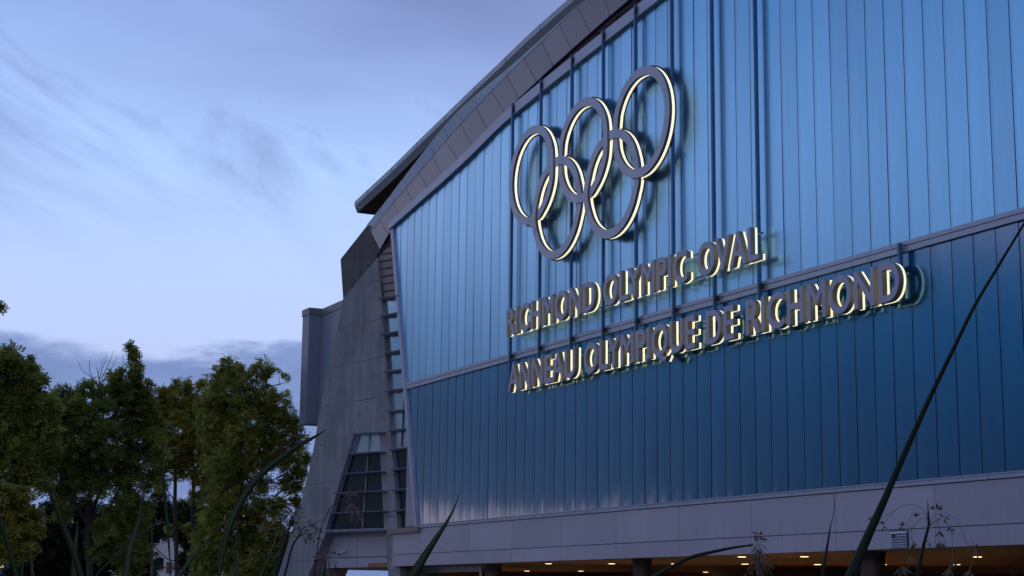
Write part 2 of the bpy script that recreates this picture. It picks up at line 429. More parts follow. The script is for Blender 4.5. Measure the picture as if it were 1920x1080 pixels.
# ---- body of the building behind the wall, lobby ceiling, back wall
ZC = 3.86
body = MB(); body.box(-106, XR, D + 1.5, 160, ZC + .35, 28.0)
bb(body, 'hall_wall', M['panel_dark'])
ce = MB(); ce.box(-128, XR, D + .28, 57, ZC, ZC + .3); ce.box(-124.0, XR, 57.002, 69.3, ZC, ZC + .3)
bb(ce, 'canopy_ceiling', M['ceiling'])
lw = MB(); lw.box(-124, XR, 69.1, 69.5, 0, ZC); lw.box(-124.2, -124.0, 50.6, 69.5, 0, ZC)
bb(lw, 'lobby_wall', M['brownframe'])
lg = MB()
for k in range(34):
    xx = -123 + k * 3.4
    for q_ in (0, 1.62): lg.box(xx + q_, xx + q_ + 1.45, 69.03, 69.1, .3, ZC - .45)
bb(lg, 'lobby_window', M['darkglass'])
# ---- fascia below the glass wall: panels with open joints on a dark backing
SE = [-97.92, -91.7, -85.4, -79.1, -72.76, -66.35, -59.9, -53.4, -47.0, -40.6, -34.2, -27.8, -21.4, -15, -8.6]
fb = MB(); fb.box(atY(740, 1020, D).x, XR, D - .05, D + .27, ZC + .02, 6.36)
bb(fb, 'fascia_backing', M['gap'])
ledges = [(ZC, 4.625), (4.66, 6.33)]
xsf = [atY(739, 1020, D).x, atY(788.5, 1020, D).x] + SE
for a, c in zip(xsf[:-1], xsf[1:]):
    for z0, z1 in ledges:
        bb(MB().box(a + .015, c - .015, D - .11, D - .055, z0, z1), 'fascia_panel', M['panel'])
for a in range(9):
    x = -66.5 + a * 6.4; 
# thin joints in the sill
sj = MB()
for x in (-95, -88.6, -82.2, -75.8, -69.4, -63, -56.6, -50.2, -43.8): sj.box(x, x + .03, D - .163, D - .15, 6.372, ZS - .002)
bb(sj, 'sill_joint', M['gap'])
# vent in the fascia
v0, v1_ = atY(1669, 997, D - .12), atY(1703, 1030, D - .12)
vm = MB(); vm.box(v0.x - .04, v1_.x + .04, D - .13, D - .112, ZC + .04, v0.z + .04)
V = bb(vm, 'wall_vent', M['gap'])
h_ = v0.z - ZC - .05
for k in range(6):
    z = ZC + .07 + h_ * k / 6
    sl = MB().add([(v0.x, D - .20, z), (v1_.x, D - .20, z), (v1_.x, D - .131, z + .09), (v0.x, D - .131, z + .09),
                   (v0.x, D - .20, z - .015), (v1_.x, D - .20, z - .015), (v1_.x, D - .131, z + .075), (v0.x, D - .131, z + .075)],
                  [(0, 1, 2, 3), (4, 7, 6, 5), (0, 4, 5, 1), (2, 6, 7, 3), (0, 3, 7, 4), (1, 5, 6, 2)])
    bb(sl, 'vent_slat', M['frame'], V)
# recessed lower fascia by the entrance corner
rc = MB()
p0, p1 = atY(752, 1063, D + 2.0), atY(905, 1063, D + 2.0)
rc.box(p0.x - 1.0, p1.x, D + 1.9, D + 2.2, ZC - .42, ZC - .003)
bb(rc, 'entrance_fascia', M['panel'])
# columns under the canopy
for (xa, xb, Y) in ((905, 936, D + 1.6), (1181, 1217, D + 1.6), (1606, 1654, D + 1.6)):
    a, c = atY(xa, 1060, Y), atY(xb, 1060, Y)
    ang = math.atan2(a.y, -a.x); wd = (c.x - a.x); rad = wd * math.sin(ang) / 2
    cx = (a.x + c.x) / 2
    col = MB().tube([(cx, Y + .2, 0), (cx, Y + .2, .35), (cx, Y + .2, .351), (cx, Y + .2, ZC - .12), (cx, Y + .2, ZC - .119), (cx, Y + .2, ZC)],
                    [rad * 1.06, rad * 1.06, rad, rad, rad * 1.05, rad * 1.05], 28)
    bb(col, 'column', M['column'])
pp = atY(902, 1062, D + 1.2); bb(MB().tube([(pp.x, pp.y, 0), (pp.x, pp.y, ZC + .02)], .10, 12), 'downpipe', M['frame'])
# downlights
dl = [(811,1069),(896,1069),(988,1070),(1028.5,1056),(1089,1070),(1147,1056),(1265,1056),(1391,1043),(1397,1056.6),(1323,1072),(1508,1042.6),(1532.7,1057.5),
      (1655.6,1057.5),(1793.4,1057.5),(1833,1043),(1848,1076),(1729,1076.5)]
for k, (a, c) in enumerate(dl):
    p = atZ(a, c, ZC)
    tr = MB().tube([(p.x, p.y, ZC - .03), (p.x, p.y, ZC + .02)], .24, 20)
    T = bb(tr, 'ceiling_light', M['trim'])
    bb(MB().tube([(p.x, p.y, ZC - .042), (p.x, p.y, ZC - .031)], .20, 20), 'lamp_lens', M['lamp'], T)
    if True:
        ld = bpy.data.lights.new('downlight_lamp', 'SPOT'); ld.energy = 900; ld.color = (1, .62, .3); ld.spot_size = R_(130); ld.spot_blend = .6; ld.shadow_soft_size = .15
        lo = bpy.data.objects.new('downlight_lamp', ld); lo.location = (p.x, p.y, ZC - .06); sc.collection.objects.link(lo)

# ---- the arched beam above the glass: cladding panels, upper facet, concrete toe
YB = D + .6
divp = [(695.5,435),(711,413),(737,382),(761,352),(785.5,324),(811,294),(835.5,263),(864,233),(893,201),(922,171),(951,141),(983,109),(1015.5,78),(1049,45.5),(1083,13),(1129,-29)]
botp = [(712,467),(728,440),(751,407),(776,380),(803,354),(830,330),(859,302),(885.5,273),(914.5,242),(946.5,213),(972,182),(1005.5,154),(1037,123),(1071,92),(1107,61),(1142,30)]
dv = [atY(*p, YB) for p in divp]; bt = [atY(*p, YB) for p in botp]
# smooth z along the run
def smz(L):
    out = [p.copy() for p in L]
    for _ in range(2):
        q = [p.copy() for p in out]
        for i in range(1, len(L) - 1): q[i].z = (out[i-1].z + 2 * out[i].z + out[i+1].z) / 4
        out = q
    return out
dv, bt = smz(dv), smz(bt)
dx = 2.42
while dv[-1].x < XR - 3:
    def nxt(L):
        a = L[-1]; s = (L[-1].z - L[-3].z) / (L[-1].x - L[-3].x)
        s2 = s - dx * .0125
        return Vector((a.x + dx, YB, a.z + s2 * dx))
    dv.append(nxt(dv)); bt.append(nxt(bt))
beam = MB(); k = 0
for i in range(len(dv)):
    beam.v += [(dv[i].x, YB + .07, dv[i].z), (bt[i].x, YB + .07, bt[i].z), (dv[i].x, YB + .3, dv[i].z), (bt[i].x, YB + .3, bt[i].z)]
for i in range(len(dv) - 1):
    a = i * 4; c = a + 4
    beam.f += [(a, a + 1, c + 1, c), (a + 2, c + 2, c + 3, a + 3), (a, c, c + 2, a + 2), (a + 1, a + 3, c + 3, c + 1)]
beam.f += [(0, 2, 3, 1), (len(dv) * 4 - 4, len(dv) * 4 - 3, len(dv) * 4 - 1, len(dv) * 4 - 2)]
bb(beam, 'arch_beam', M['gap'])
for i in range(len(dv) - 1):
    a, c, d, e = dv[i], dv[i + 1], bt[i + 1], bt[i]
    def inset(p, q_, t): return p + (q_ - p) * t
    g_ = .012
    quad = [inset(a, c, g_), inset(c, a, g_), inset(d, e, g_), inset(e, d, g_)]
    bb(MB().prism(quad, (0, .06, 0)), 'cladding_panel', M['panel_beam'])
# outer facet (leans back from the divide line up to the outer edge)
outp = [(688,421),(713,391),(755,335),(797,281),(844,222),(884,184),(925,151),(978,106),(1035,54),(1092,2)]
YO = D + 1.7
cO = curve(outp, YO); cD = lambda x: None
def interp(L, x):
    for p, q_ in zip(L[:-1], L[1:]):
        if p.x <= x <= q_.x: return p.z + (q_.z - p.z) * (x - p.x) / (q_.x - p.x)
    return L[0].z if x < L[0].x else L[-1].z
fac = MB(); XF = [dv[0].x + .0 + j * 2.42 for j in range(int((XR - 4 - dv[0].x) / 2.42))]
sh = atY(688, 421, YO).x - dv[0].x
for j in range(len(XF) - 1):
    x0, x1 = XF[j] + .02, XF[j + 1] - .02
    q4 = [(x0, YB - .02, interp(dv, x0) + .02), (x1, YB - .02, interp(dv, x1) + .02), (x1 + sh, YO, max(cO(x1 + sh), interp(dv, x1) + .2)), (x0 + sh, YO, max(cO(x0 + sh), interp(dv, x0) + .2))]
    fac_ = MB().prism(q4, (0.0, .25, -.03))
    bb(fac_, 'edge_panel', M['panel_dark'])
# concrete toe of the beam
toe = [atY(*p, D + .72) for p in ((638.5,487),(640,484),(689,422),(696,435),(713,468),(706,482),(643.5,562))]
bb(MB().prism(toe, (0, 2.6, 0)), 'beam_toe', M['concrete_dark'])
# soffit of the roof seen between beam and glass head
sof = MB(); k = 0
for i in range(len(bt)):
    sof.v += [(bt[i].x, YB + .31, bt[i].z + .02), (bt[i].x, YB + 9, bt[i].z + .1), (bt[i].x, YB + .31, bt[i].z + .25), (bt[i].x, YB + 9, bt[i].z + .4)]
for i in range(len(bt) - 1):
    a = i * 4; c = a + 4
    sof.f += [(a, a + 1, c + 1, c), (a + 2, c + 2, c + 3, a + 3), (a, c, c + 2, a + 2)]
bb(sof, 'timber_soffit', M['wood'])
rib = MB()
for i in range(4, len(bt) - 1, 1):
    for t in (.0,):
        p = bt[i] + (bt[i + 1] - bt[i]) * t; q_ = bt[i + 1]
        rib.box(p.x, p.x + .12, YB + .4, YB + 8.8, p.z - .20, p.z - .01)
        rib.tube([(p.x, YB + .5, p.z - .06), (q_.x, YB + 3.2, q_.z - .06)], .05, 4); rib.tube([(p.x, YB + 3.2, p.z - .06), (q_.x, YB + .5, q_.z - .06)], .05, 4)
bb(rib, 'soffit_batten', M['timber_dark'])

# ---- roof: edge fascia, underside, eave
YF = D + 3.6
f_top = [(664,379),(736,312),(788,260),(842,208),(888,163),(935,119),(970,84),(1002.5,54),(1047,14),(1064,0)]
f_bot = [(668,386),(738,319),(790,267),(844,215),(890,170),(937,126),(973,91),(1005,61),(1050,21),(1074,0)]
cT, cB = curve(f_top, YF), curve(f_bot, YF)
xL = atY(665, 383, YF).x
X_ = [xL + .05 + j * 2.0 for j in range(200) if xL + j * 2.0 < XR + 8]
def strip(m, A, Bc):
    k = len(m.v)
    for p, q_ in zip(A, Bc): m.v += [tuple(p), tuple(q_)]
    for i in range(len(A) - 1): m.f.append((k + 2 * i, k + 2 * i + 1, k + 2 * i + 3, k + 2 * i + 2))
rf = MB()
A = [(x, YF, cT(x)) for x in X_]; Bq = [(x, YF, cT(x) - .42) for x in X_]
# sloping lower facet going back and down a little
C_ = [(x, YF + .22, cT(x) - .98) for x in X_]
T2 = [(x, 150, cT(x) + .2) for x in X_]; U2 = [(x, 150, cT(x) - .9) for x in X_]
k = 0
bb((lambda m: (strip(m, A, Bq), m)[1])(MB()), 'roof_edge', M['roof'])
bb((lambda m: (strip(m, Bq, C_), m)[1])(MB()), 'roof_edge_return', M['roof_under'])
rt = MB(); strip(rt, T2, A); rt.f.append(None) if False else None
bb(rt, 'roof_deck', M['roof'])
un = MB(); strip(un, C_, U2); bb(un, 'roof_underside', M['timber_dark'])
ev = MB(); ev.prism([(X_[0] - .03, YF - .02, cT(X_[0])), (X_[0] - .03, YF - .02, cT(X_[0]) - .44), (X_[0] - .03, 150, cT(X_[0]) - .24), (X_[0] - .03, 150, cT(X_[0]) + .2)], (.03, 0, 0))
ev.prism([(X_[0], YF, cT(X_[0]) - .43), (X_[0] + 1.2, YF + .1, cT(X_[0] + 1.2) - .99), (X_[0] + 1.2, 150, cT(X_[0] + 1.2) - .99), (X_[0], 150, cT(X_[0]) - .43)], (0, 0, .04))
bb(ev, 'eave', M['roof'])
# small strut under the roof overhang
s0 = atY(737, 352, D + 5.2)
bb(MB().tube([(s0.x, s0.y, cT(s0.x) - .45), (s0.x, s0.y, s0.z - 2.5)], .18, 10), 'roof_strut', M['frame'])
jn = MB()
for x in [xL + 3 + j * 5.2 for j in range(20)]:
    if x < XR: jn.box(x, x + .04, YF - .012, YF - .002, cT(x) - .42, cT(x))
bb(jn, 'roof_edge_joint', M['gap'])

# ---- concrete buttress, plane turned 8 degrees towards the viewer
al = R_(8.2); PB = Plane((-108, D + .62, 0), (math.sin(al), -math.cos(al), 0)); nb = Vector((-math.sin(al), math.cos(al), 0))
def gp(px, py):                                  # pixel -> buttress plane, never below ground
    return PB.at(px, py)
def ext_down(p_hi, p_lo, z=0.0):                 # continue an edge to the ground
    t = (z - p_hi.z) / (p_lo.z - p_hi.z); return p_hi + (p_lo - p_hi) * t
outer = [gp(*p) for p in ((643,561),(638,590),(622,665),(607,735),(597,785),(589,835),(580,880),(567,930),(551,985),(535,1035),(521,1080))]
outer.append(ext_down(outer[-2], outer[-1]))
inner = [gp(*p) for p in ((578,1080),(612,996))]
inner = [ext_down(inner[1], inner[0])] + inner
under = [gp(722, 995)]
pil = [gp(727,1062), gp(750,1062)]
pil_dn = [ext_down(gp(722,995), gp(728,1080)), ext_down(gp(745,992), gp(751,1080))]
right = [gp(*p) for p in ((745,992),(741,920),(735,850),(731,790),(726,720),(721,640),(715,560),(707,483))]
outl = outer + inner + [under[0]] + pil_dn + right
win = [gp(*p) for p in ((662,813),(711.5,809),(722,993),(606,997))]
win_in = [gp(*p) for p in ((662.5,815),(711,811),(720,991.5),(609,995))]
hole = [gp(*p) for p in ((663,815),(711,811),(720,990),(611,993.5))]
bt_m = MB().prism(outl, nb * 3.2, [hole])
bb(bt_m, 'concrete_buttress', M['concrete'])
# window in the buttress: glass in rows, mullions, projecting fins
def lerp(a, c, t): return a + (c - a) * t
WF = MB()
TL, TR, BR, BL = hole
rows_l = [(663,815),(653.5,852),(644,888),(633,925),(622,960),(611,993.5)]
rows_r = [(711,811),(713,847),(715,882.5),(717,919),(719,955),(720,990)]
rl = [PB.at(*p) for p in rows_l]; rr = [PB.at(*p) for p in rows_r]
fr = MB()
for L in (rl, rr):
    fr.prism([L[0] + Vector((-.06, 0, 0)) + nb * .25, L[0] + Vector((.06, 0, 0)) + nb * .25, L[-1] + Vector((.06, 0, 0)) + nb * .25, L[-1] + Vector((-.06, 0, 0)) + nb * .25], nb * .15)
m0, m1 = PB.at(687, 812.5) + nb * .25, PB.at(668.5, 992) + nb * .25
m1 = lerp(rl[-1], rr[-1], .585) + nb * .25; m0 = lerp(rl[0], rr[0], .5) + nb * .25
fr.prism([m0 + Vector((-.05, 0, 0)), m0 + Vector((.05, 0, 0)), m1 + Vector((.05, 0, 0)), m1 + Vector((-.05, 0, 0))], nb * .12)
WFo = bb(fr, 'buttress_window', M['frame'])
for i in range(5):
    for s in (0, 1):
        def mid(L1, L2, j): return lerp(L1[j], L2[j], .5 + .085 * j / 5)
        a, c = (rl[i], mid(rl, rr, i)) if s == 0 else (mid(rl, rr, i), rr[i])
        e, d = (rl[i + 1], mid(rl, rr, i + 1)) if s == 0 else (mid(rl, rr, i + 1), rr[i + 1])
        q4 = [p + nb * (.34 + .0 * i) for p in (a, c, d, e)]
        bb(MB().prism(q4, nb * .05), 'window_pane', M['tealglass'] if i == 0 else M['darkglass'], WFo)
fins = [((657,812.8),(712.8,808.8)),((646,850.5),(713.5,845.5)),((635,887.5),(714.5,882.5)),((624,924),(716.5,919)),((611,961.5),(720,956.5)),((603,997),(722.5,993))]
def fin(m, a, c, n, th=.13, out=.55, back=.3):
    a, c = Vector(a), Vector(c)
    m.add([a - n * out, c - n * out, c + n * back, a + n * back, a - n * (out - .05) - Vector((0, 0, th * .6)), c - n * (out - .05) - Vector((0, 0, th * .6)), c + n * back - Vector((0, 0, th)), a + n * back - Vector((0, 0, th))],
          [(0, 1, 2, 3), (4, 7, 6, 5), (0, 4, 5, 1), (3, 2, 6, 7), (0, 3, 7, 4), (1, 5, 6, 2)])
for a, c in fins:
    PN = Plane(PB.o - nb * .5, PB.n)
    pa, pc = PN.at(*a) + nb * .5, PN.at(*c) + nb * .5
    fm = MB(); fin(fm, pa, pc, nb, .10, .5, .34); bb(fm, 'sun_fin', M['frame'], WFo)
# strip window between buttress and glass wall
PS = Plane(PB.o + nb * .12, PB.n); ux_ = Vector((math.cos(al), math.sin(al), 0))
sl_l = [(715.5,556),(719,590),(723,626),(726.5,660),(729,695),(731.5,731),(734,770),(737,806),(739.5,841),(742,879),(744,917),(746.5,956),(748,991)]
sl_r = [(748,550),(751.5,585),(755,619),(758,655),(761,690),(764.5,727),(768,766),(771,802),(773.5,838),(776.5,876),(779,914),(782,953),(785,989)]
sf = MB()
Ls = [PS.at(*p) for p in sl_l]; Rs = [PS.at(*p) for p in sl_r]
sf.prism([Ls[0] + Vector((-.1, 0, 0)), Ls[0] + Vector((.08, 0, 0)), Ls[-1] + Vector((.08, 0, 0)), Ls[-1] + Vector((-.1, 0, 0))], (0, .2, 0))
SW = bb(sf, 'strip_window', M['frame'])
for i in range(12):
    q4 = [Ls[i], Rs[i] + ux_ * .5, Rs[i + 1] + ux_ * .5, Ls[i + 1]]
    bb(MB().prism([p + Vector((0, .14, 0)) for p in q4], (0, .05, 0)), 'window_pane', M['tealglass'] if i < 8 else M['darkglass'], SW)
mm = MB(); a0, a1 = PS.at(757.5, 700), PS.at(750, 838)
mm.prism([a0 + Vector((-.05, .08, 0)), a0 + Vector((.07, .08, 0)), a1 + Vector((.07, .08, 0)), a1 + Vector((-.05, .08, 0))], (0, .05, 0))
bb(mm, 'mullion', M['joint'], SW)
sfin = [((708,559),(746,553)),((711,591.5),(750,584)),((713,626.5),(753,618.5)),((716,661.5),(756,654)),((718,696.5),(759,690)),((720.5,732.5),(762,726)),((723,770.5),(766,765.5)),
        ((725,806.5),(768,801)),((727,842),(771,837.5)),((729.5,879.5),(773,875)),((732,918),(776,914)),((734.5,956.5),(779,952.5))]
for a, c in sfin:
    PN = Plane(PS.o - nb * .5, PS.n); pa, pc = PN.at(*a) + nb * .5, PN.at(*c) + nb * .5
    fm = MB(); fin(fm, pa, pc, nb, .14, .5, .13); bb(fm, 'sun_fin', M['roof_under'], SW)
sb = MB(); a, c = atY(737, 992, D + .1), atY(794, 987, D + .1)
sb.box(a.x, c.x, D - .35, D + 1.2, c.z - .38, c.z - .02); bb(sb, 'window_sill', M['louver'], SW)
# louvred top of the strip
lb = MB().prism([PS.at(*p) + nb * .08 for p in ((707,482),(740,444),(750,556),(716,556))], (0, .2, 0)); bb(lb, 'louver_panel', M['louver'])
lv = MB()
for i in range(8):
    y = 548 - i * 14.1
    xl = 715 - (548 - y) * .11; xr = 748 - (548 - y) * .09
    if y < 478: xl = 708 + (482 - y) * .9 + 2
    a, c = PS.at(xl, y) + nb * .06, PS.at(xr, y - (xr - xl) * .17) + nb * .06
    lv.prism([a, c, c + Vector((0, 0, .07)), a + Vector((0, 0, .07))], (0, -.03, 0))
bb(lv, 'louver_joint', M['gap'])
lj = MB(); a, c = PS.at(706, 482), PS.at(741, 443); lj.prism([a, c, c + Vector((0, 0, .18)), a + Vector((0, 0, .18))], (0, .4, 0))
a, c = PS.at(707, 482), PS.at(716, 556); lj.prism([a, a + Vector((.12, 0, 0)), c + Vector((.12, 0, 0)), c], (0, .4, 0)); bb(lj, 'louver_frame', M['gap'])
# fascia panels between buttress leg and pillar, and right of the pillar
PL = Plane(PB.o + nb * .9, PB.n)
def pquad(P, pts, off, name, m_): bb(MB().prism([P.at(*p) for p in pts], off), name, m_)
pquad(PL, ((596,998),(726,992),(728,1061),(570,1066)), nb * .3, 'corner_fascia_backing', M['gap'])
PL2 = Plane(PB.o + nb * .84, PB.n)
for q4 in (((600,1001),(669.6,999),(669.9,1044),(588,1045.5)), ((670.6,999),(725,996.5),(727,1043),(670.6,1044)), ((586,1047),(669.9,1045.5),(670.2,1064),(578,1065.5)), ((670.8,1045.5),(727,1044.5),(728,1062.5),(671,1064))):
    pquad(PL2, q4, nb * .055, 'fascia_panel', M['panel'])
# grey side box beyond the buttress
def sidebox():
    Y1, Y2 = D - 1.1, D + 0.4
    a = atY(567.5, 600, Y1); c = atY(579.5, 600, Y1); bz = atY(562, 797, Y1).z; tz = atY(573, 580, Y1).z
    return a.x, c.x, bz, tz
xa, xb, bz, tz = sidebox()
Yd = D - 1.1
# depth of the return so that its far edge shows at x = 601
def find_depth():
    for k in range(400):
        y = Yd + k * .02; r = ray(601.5, 640); xx = r.x * y / r.y
        if xx >= xb or k == 399:
            pass
    r = ray(601.5, 640); return xb / (r.x / r.y)
Yr = find_depth()
bx = MB().box(xa, xb, Yd, Yr + 2.5, bz, tz - .55)
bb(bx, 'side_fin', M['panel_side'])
cp = MB().box(xa - .06, xb + .06, Yd - .06, Yr + 2.5, tz - .548, tz); bb(cp, 'side_fin_cap', M['panel_dark'])
wl = MB().box(xb + .01, xb + 9, Yr, Yr + 2.4, bz + .15, tz - .62); bb(wl, 'side_wall', M['panel_side'])
wc = MB().box(xb + .062, xb + 9, Yr - .05, Yr + 2.4, tz - .618, tz - .05); bb(wc, 'side_wall_cap', M['panel_dark'])

# ---- posts in front of the glass carrying the signs
SG = tag(empty('sign_support', (-75, D - .2, 20)), 'row of slender blue steel posts standing off the glass and carrying rings and lettering', 'sign support')
def sg(m, name, material, par=None):
    o = m.build(name, material); par = par or SG; o.parent = par
    pw = Vector((0, 0, 0)); q_ = par
    while q_ is not None: pw += q_.location; q_ = q_.parent
    o.location = -pw; return o
PX = [-92.13 + 3.85 * k for k in range(8)] + [-92.13 + 3.85 * 9.7]
PX = [-91.95, -88.05, -84.05, -80.28, -76.65, -72.85, -69.0, -65.15]
PY0, PY1 = D - .34, D - .16
for k, x in enumerate(PX):
    z1 = cGlassTop(x) + (.75 if k < 5 else .6); z0 = 14.6
    P = sg(MB().box(x - .062, x + .062, PY0, PY1, z0, z1), 'post', M['post'])
    sg(MB().box(x + .08, x + .16, D - .30, D - .0, z1 - .55, z1 - .2), 'bracket', M['gap'], P)
    sg(MB().box(x + .08, x + .17, D - .30, D - .1, ZD + .05, ZD + .3), 'bracket', M['gap'], P)
for x in (atY(1686, 480, D - .3).x,): sg(MB().box(x - .07, x + .07, PY0, PY1, 14.2, ZD + .35), 'post', M['post'])
for z, xa_, xb_ in ((15.15, -91.3, -54.6), (14.1, -91.3, -54.6), (18.75, -91.5, -64.6), (17.55, -91.5, -64.6)):
    sg(MB().box(xa_, xb_, D - .37, D - .342, z, z + .09), 'rail', M['post'])

def side_mat(o, key='sign_side'):                       # returns of the signs get a darker material than their faces
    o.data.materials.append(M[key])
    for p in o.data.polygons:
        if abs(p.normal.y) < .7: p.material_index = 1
# ---- rings
RG = tag(empty('ring_sign', (-81.9, D - .7, 25.5)), 'five interlocking grey metal rings with glowing rear edges on the blue glass', 'sign')
RY0, RY1, RY2 = D - .76, D - .59, D - .425       # face, back of metal, back of lit edge
def ring_mesh(cx, cz, r0, r1, y0, y1, seg=96):
    m = MB(); k = 0
    for i in range(seg):
        t = 2 * math.pi * i / seg
        for (r, y) in ((r0, y0), (r1, y0), (r1, y1), (r0, y1)):
            m.v.append((cx + r * math.cos(t), y, cz + r * math.sin(t)))
    for i in range(seg):
        a = i * 4; c = ((i + 1) % seg) * 4
        for j in range(4): m.f.append((a + j, a + (j + 1) % 4, c + (j + 1) % 4, c + j))
    return m
zt_, zb_ = 1.6 + 25.27, 1.6 + 22.58
zt_, zb_ = 26.87, 24.18
cen = [(-88.35, zt_), (-81.85, zt_), (-75.35, zt_), (-85.05, zb_), (-78.55, zb_)]
# interlocking: each ring's plane weaves a little (front/back offset along its run)
def weave(idx):
    o = cen[idx]; pts = []
    for j, c in enumerate(cen):
        d = math.hypot(c[0] - o[0], c[1] - o[1])
        if j == idx or d > 2 * 2.8: continue
        a0 = math.atan2(c[1] - o[1], c[0] - o[0]); h = math.acos(d / 2 / 2.8)
        pts += [(a0 + h, j), (a0 - h, j)]
    return pts
def over(i, j, px, pz):
    """True when ring i passes in front of ring j at that crossing: upper-row ring in front at the higher-left crossing"""
    up, lo = (i, j) if i < 3 else (j, i)
    left = px < (cen[up][0] + cen[lo][0]) / 2
    lowleft = cen[lo][0] < cen[up][0]
    # crossing nearer the top or the bottom
    high = pz > (cen[up][1] + cen[lo][1]) / 2
    front_up = (not high) if lowleft else high
    return front_up if i == up else not front_up
for i, (cx, cz) in enumerate(cen):
    w_ = weave(i); cr = []
    for a, j in w_:
        px_, pz_ = cx + 2.8 * math.cos(a), cz + 2.8 * math.sin(a)
        cr.append((a, -.05 if over(i, j, px_, pz_) else .05))
    def dy(t):
        s = 0
        for a, v in cr:
            d = abs((t - a + math.pi) % (2 * math.pi) - math.pi)
            s += v * max(0, 1 - (d / .34)) ** .6 if d < .34 else 0
        return s
    def wv(m, r_in, r_out):
        out = []
        for v in m.v:
            t = math.atan2(v[2] - cz, v[0] - cx); out.append((v[0], v[1] + dy(t), v[2]))
        m.v = out; return m
    rg = wv(ring_mesh(cx, cz, 2.54, 3.03, RY0, RY1, seg=144), 0, 0)
    o = sg(rg, 'ring', M['sign'], RG)
    side_mat(o)
    o['label'] = ['upper left ring of the five', 'upper middle ring of the five', 'upper right ring of the five', 'lower left ring of the five', 'lower right ring of the five'][i]
    sg(wv(ring_mesh(cx, cz, 2.55, 3.02, RY1 + .002, RY2, seg=144), 0, 0), 'lit_edge', M['led'], o)
    sg(wv(ring_mesh(cx, cz, 2.46, 3.11, RY2 + .002, RY2 + .05, seg=144), 0, 0), 'back_plate', M['gap'], o)
    sj_ = MB()
    for t in (.4, 1.9, 3.5, 5.1):
        c_, s_ = math.cos(t), math.sin(t)
        sj_.prism([(cx + 2.545 * c_ + .008 * s_, RY0 - .003 + dy(t), cz + 2.545 * s_ - .008 * c_), (cx + 3.028 * c_ + .008 * s_, RY0 - .003 + dy(t), cz + 3.028 * s_ - .008 * c_),
                   (cx + 3.028 * c_ - .008 * s_, RY0 - .003 + dy(t), cz + 3.028 * s_ + .008 * c_), (cx + 2.545 * c_ - .008 * s_, RY0 - .003 + dy(t), cz + 2.545 * s_ + .008 * c_)], (0, .002, 0))
    sg(sj_, 'seam', M['panel_dark'], o)
    sp_ = MB()
    for t in (.9, 2.3, 4.0, 5.4):
        c_, s_ = math.cos(t), math.sin(t); sp_.tube([(cx + 2.8 * c_, RY2 - .02, cz + 2.8 * s_), (cx + 2.8 * c_, PY1, cz + 2.8 * s_)], .035, 8)
    sg(sp_, 'standoff', M['post'], o)

# ---- lettering
def letters(text, xa_, xb_, z0, cap, name, label, grp):
    root = tag(empty(name, ((xa_ + xb_) / 2, D - .7, z0)), label, 'sign')
    cu = bpy.data.curves.new('t', 'FONT'); cu.body = text; cu.size = 1; cu.offset = .016; cu.space_character = 1.04; cu.resolution_u = 6; cu.space_word = 1.35
    to = bpy.data.objects.new('t', cu); sc.collection.objects.link(to)
    bpy.context.view_layer.update()
    me = bpy.data.meshes.new_from_object(to.evaluated_get(bpy.context.evaluated_depsgraph_get()))
    bm = bmesh.new(); bm.from_mesh(me); bmesh.ops.remove_doubles(bm, verts=bm.verts, dist=1e-5)
    bpy.data.objects.remove(to)
    seen = set(); isl = []
    for f in bm.faces:
        if f in seen: continue
        st = [f]; seen.add(f); g_ = []
        while st:
            x = st.pop(); g_.append(x)
            for e in x.edges:
                for y in e.link_faces:
                    if y not in seen: seen.add(y); st.append(y)
        isl.append(g_)
    isl.sort(key=lambda g_: min(v.co.x for f in g_ for v in f.verts))
    vx = [v.co.x for v in bm.verts]; x_min, x_max = min(vx), max(vx)
    H = [v.co.y for f in isl[0] for v in f.verts]; y_min, y_max = min(H), max(H)
    kx = (xb_ - xa_) / (x_max - x_min); ky = cap / (y_max - y_min)
    MG = [(.057,-.016),(.057,.698),(.185,.698),(.391,.43),(.598,.698),(.725,.698),(.725,-.016),(.595,-.016),(.595,.49),(.41,.245),(.372,.245),(.187,.49),(.187,-.016)]
    for ch, g_ in zip(text.replace(' ', ''), isl):
        if ch == 'M':                  # own outline: the heavier M of the sign
            sh_ = min(v.co.x for f in g_ for v in f.verts) - .057
            V2 = [(x + sh_, y) for x, y in MG]; F2 = [tuple(t) for t in tessellate_polygon([[Vector((x, y, 0)) for x, y in V2]])]
            bnd = [(a, (a + 1) % len(V2)) for a in range(len(V2))]
        else:
            vs_ = list({v for f in g_ for v in f.verts}); ix = {v: i for i, v in enumerate(vs_)}
            V2 = [(v.co.x, v.co.y) for v in vs_]; F2 = [tuple(ix[v] for v in f.verts) for f in g_]
            bnd = [(ix[l.vert], ix[l.link_loop_next.vert]) for f in g_ for l in f.loops if len(l.edge.link_faces) == 1]
        P = [(xa_ + (x - x_min) * kx, z0 + (y - y_min) * ky) for x, y in V2]
        def solid(y0, y1):
            m = MB(); n = len(P)
            m.v = [(x, y0, z) for x, z in P] + [(x, y1, z) for x, z in P]
            for q in F2: m.f.append(q); m.f.append(tuple(n + i for i in reversed(q)))
            for a, c in bnd: m.f.append((a, c, n + c, n + a))
            return m
        o = sg(solid(D - .76, D - .50), 'letter', M['sign_letter'], root); side_mat(o, 'letter_side')
        sg(solid(D - .373, D - .345), 'back_plate', M['gap'], o)
        sg(solid(D - .498, D - .375), 'lit_edge', M['led2'], o)
    bm.free(); bpy.data.meshes.remove(me)
    return root
letters('RICHMOND OLYMPIC OVAL', -91.5, -64.45, 17.45, 1.66, 'letter_sign', 'upper line of backlit raised metal capitals, directly under the rings', None)
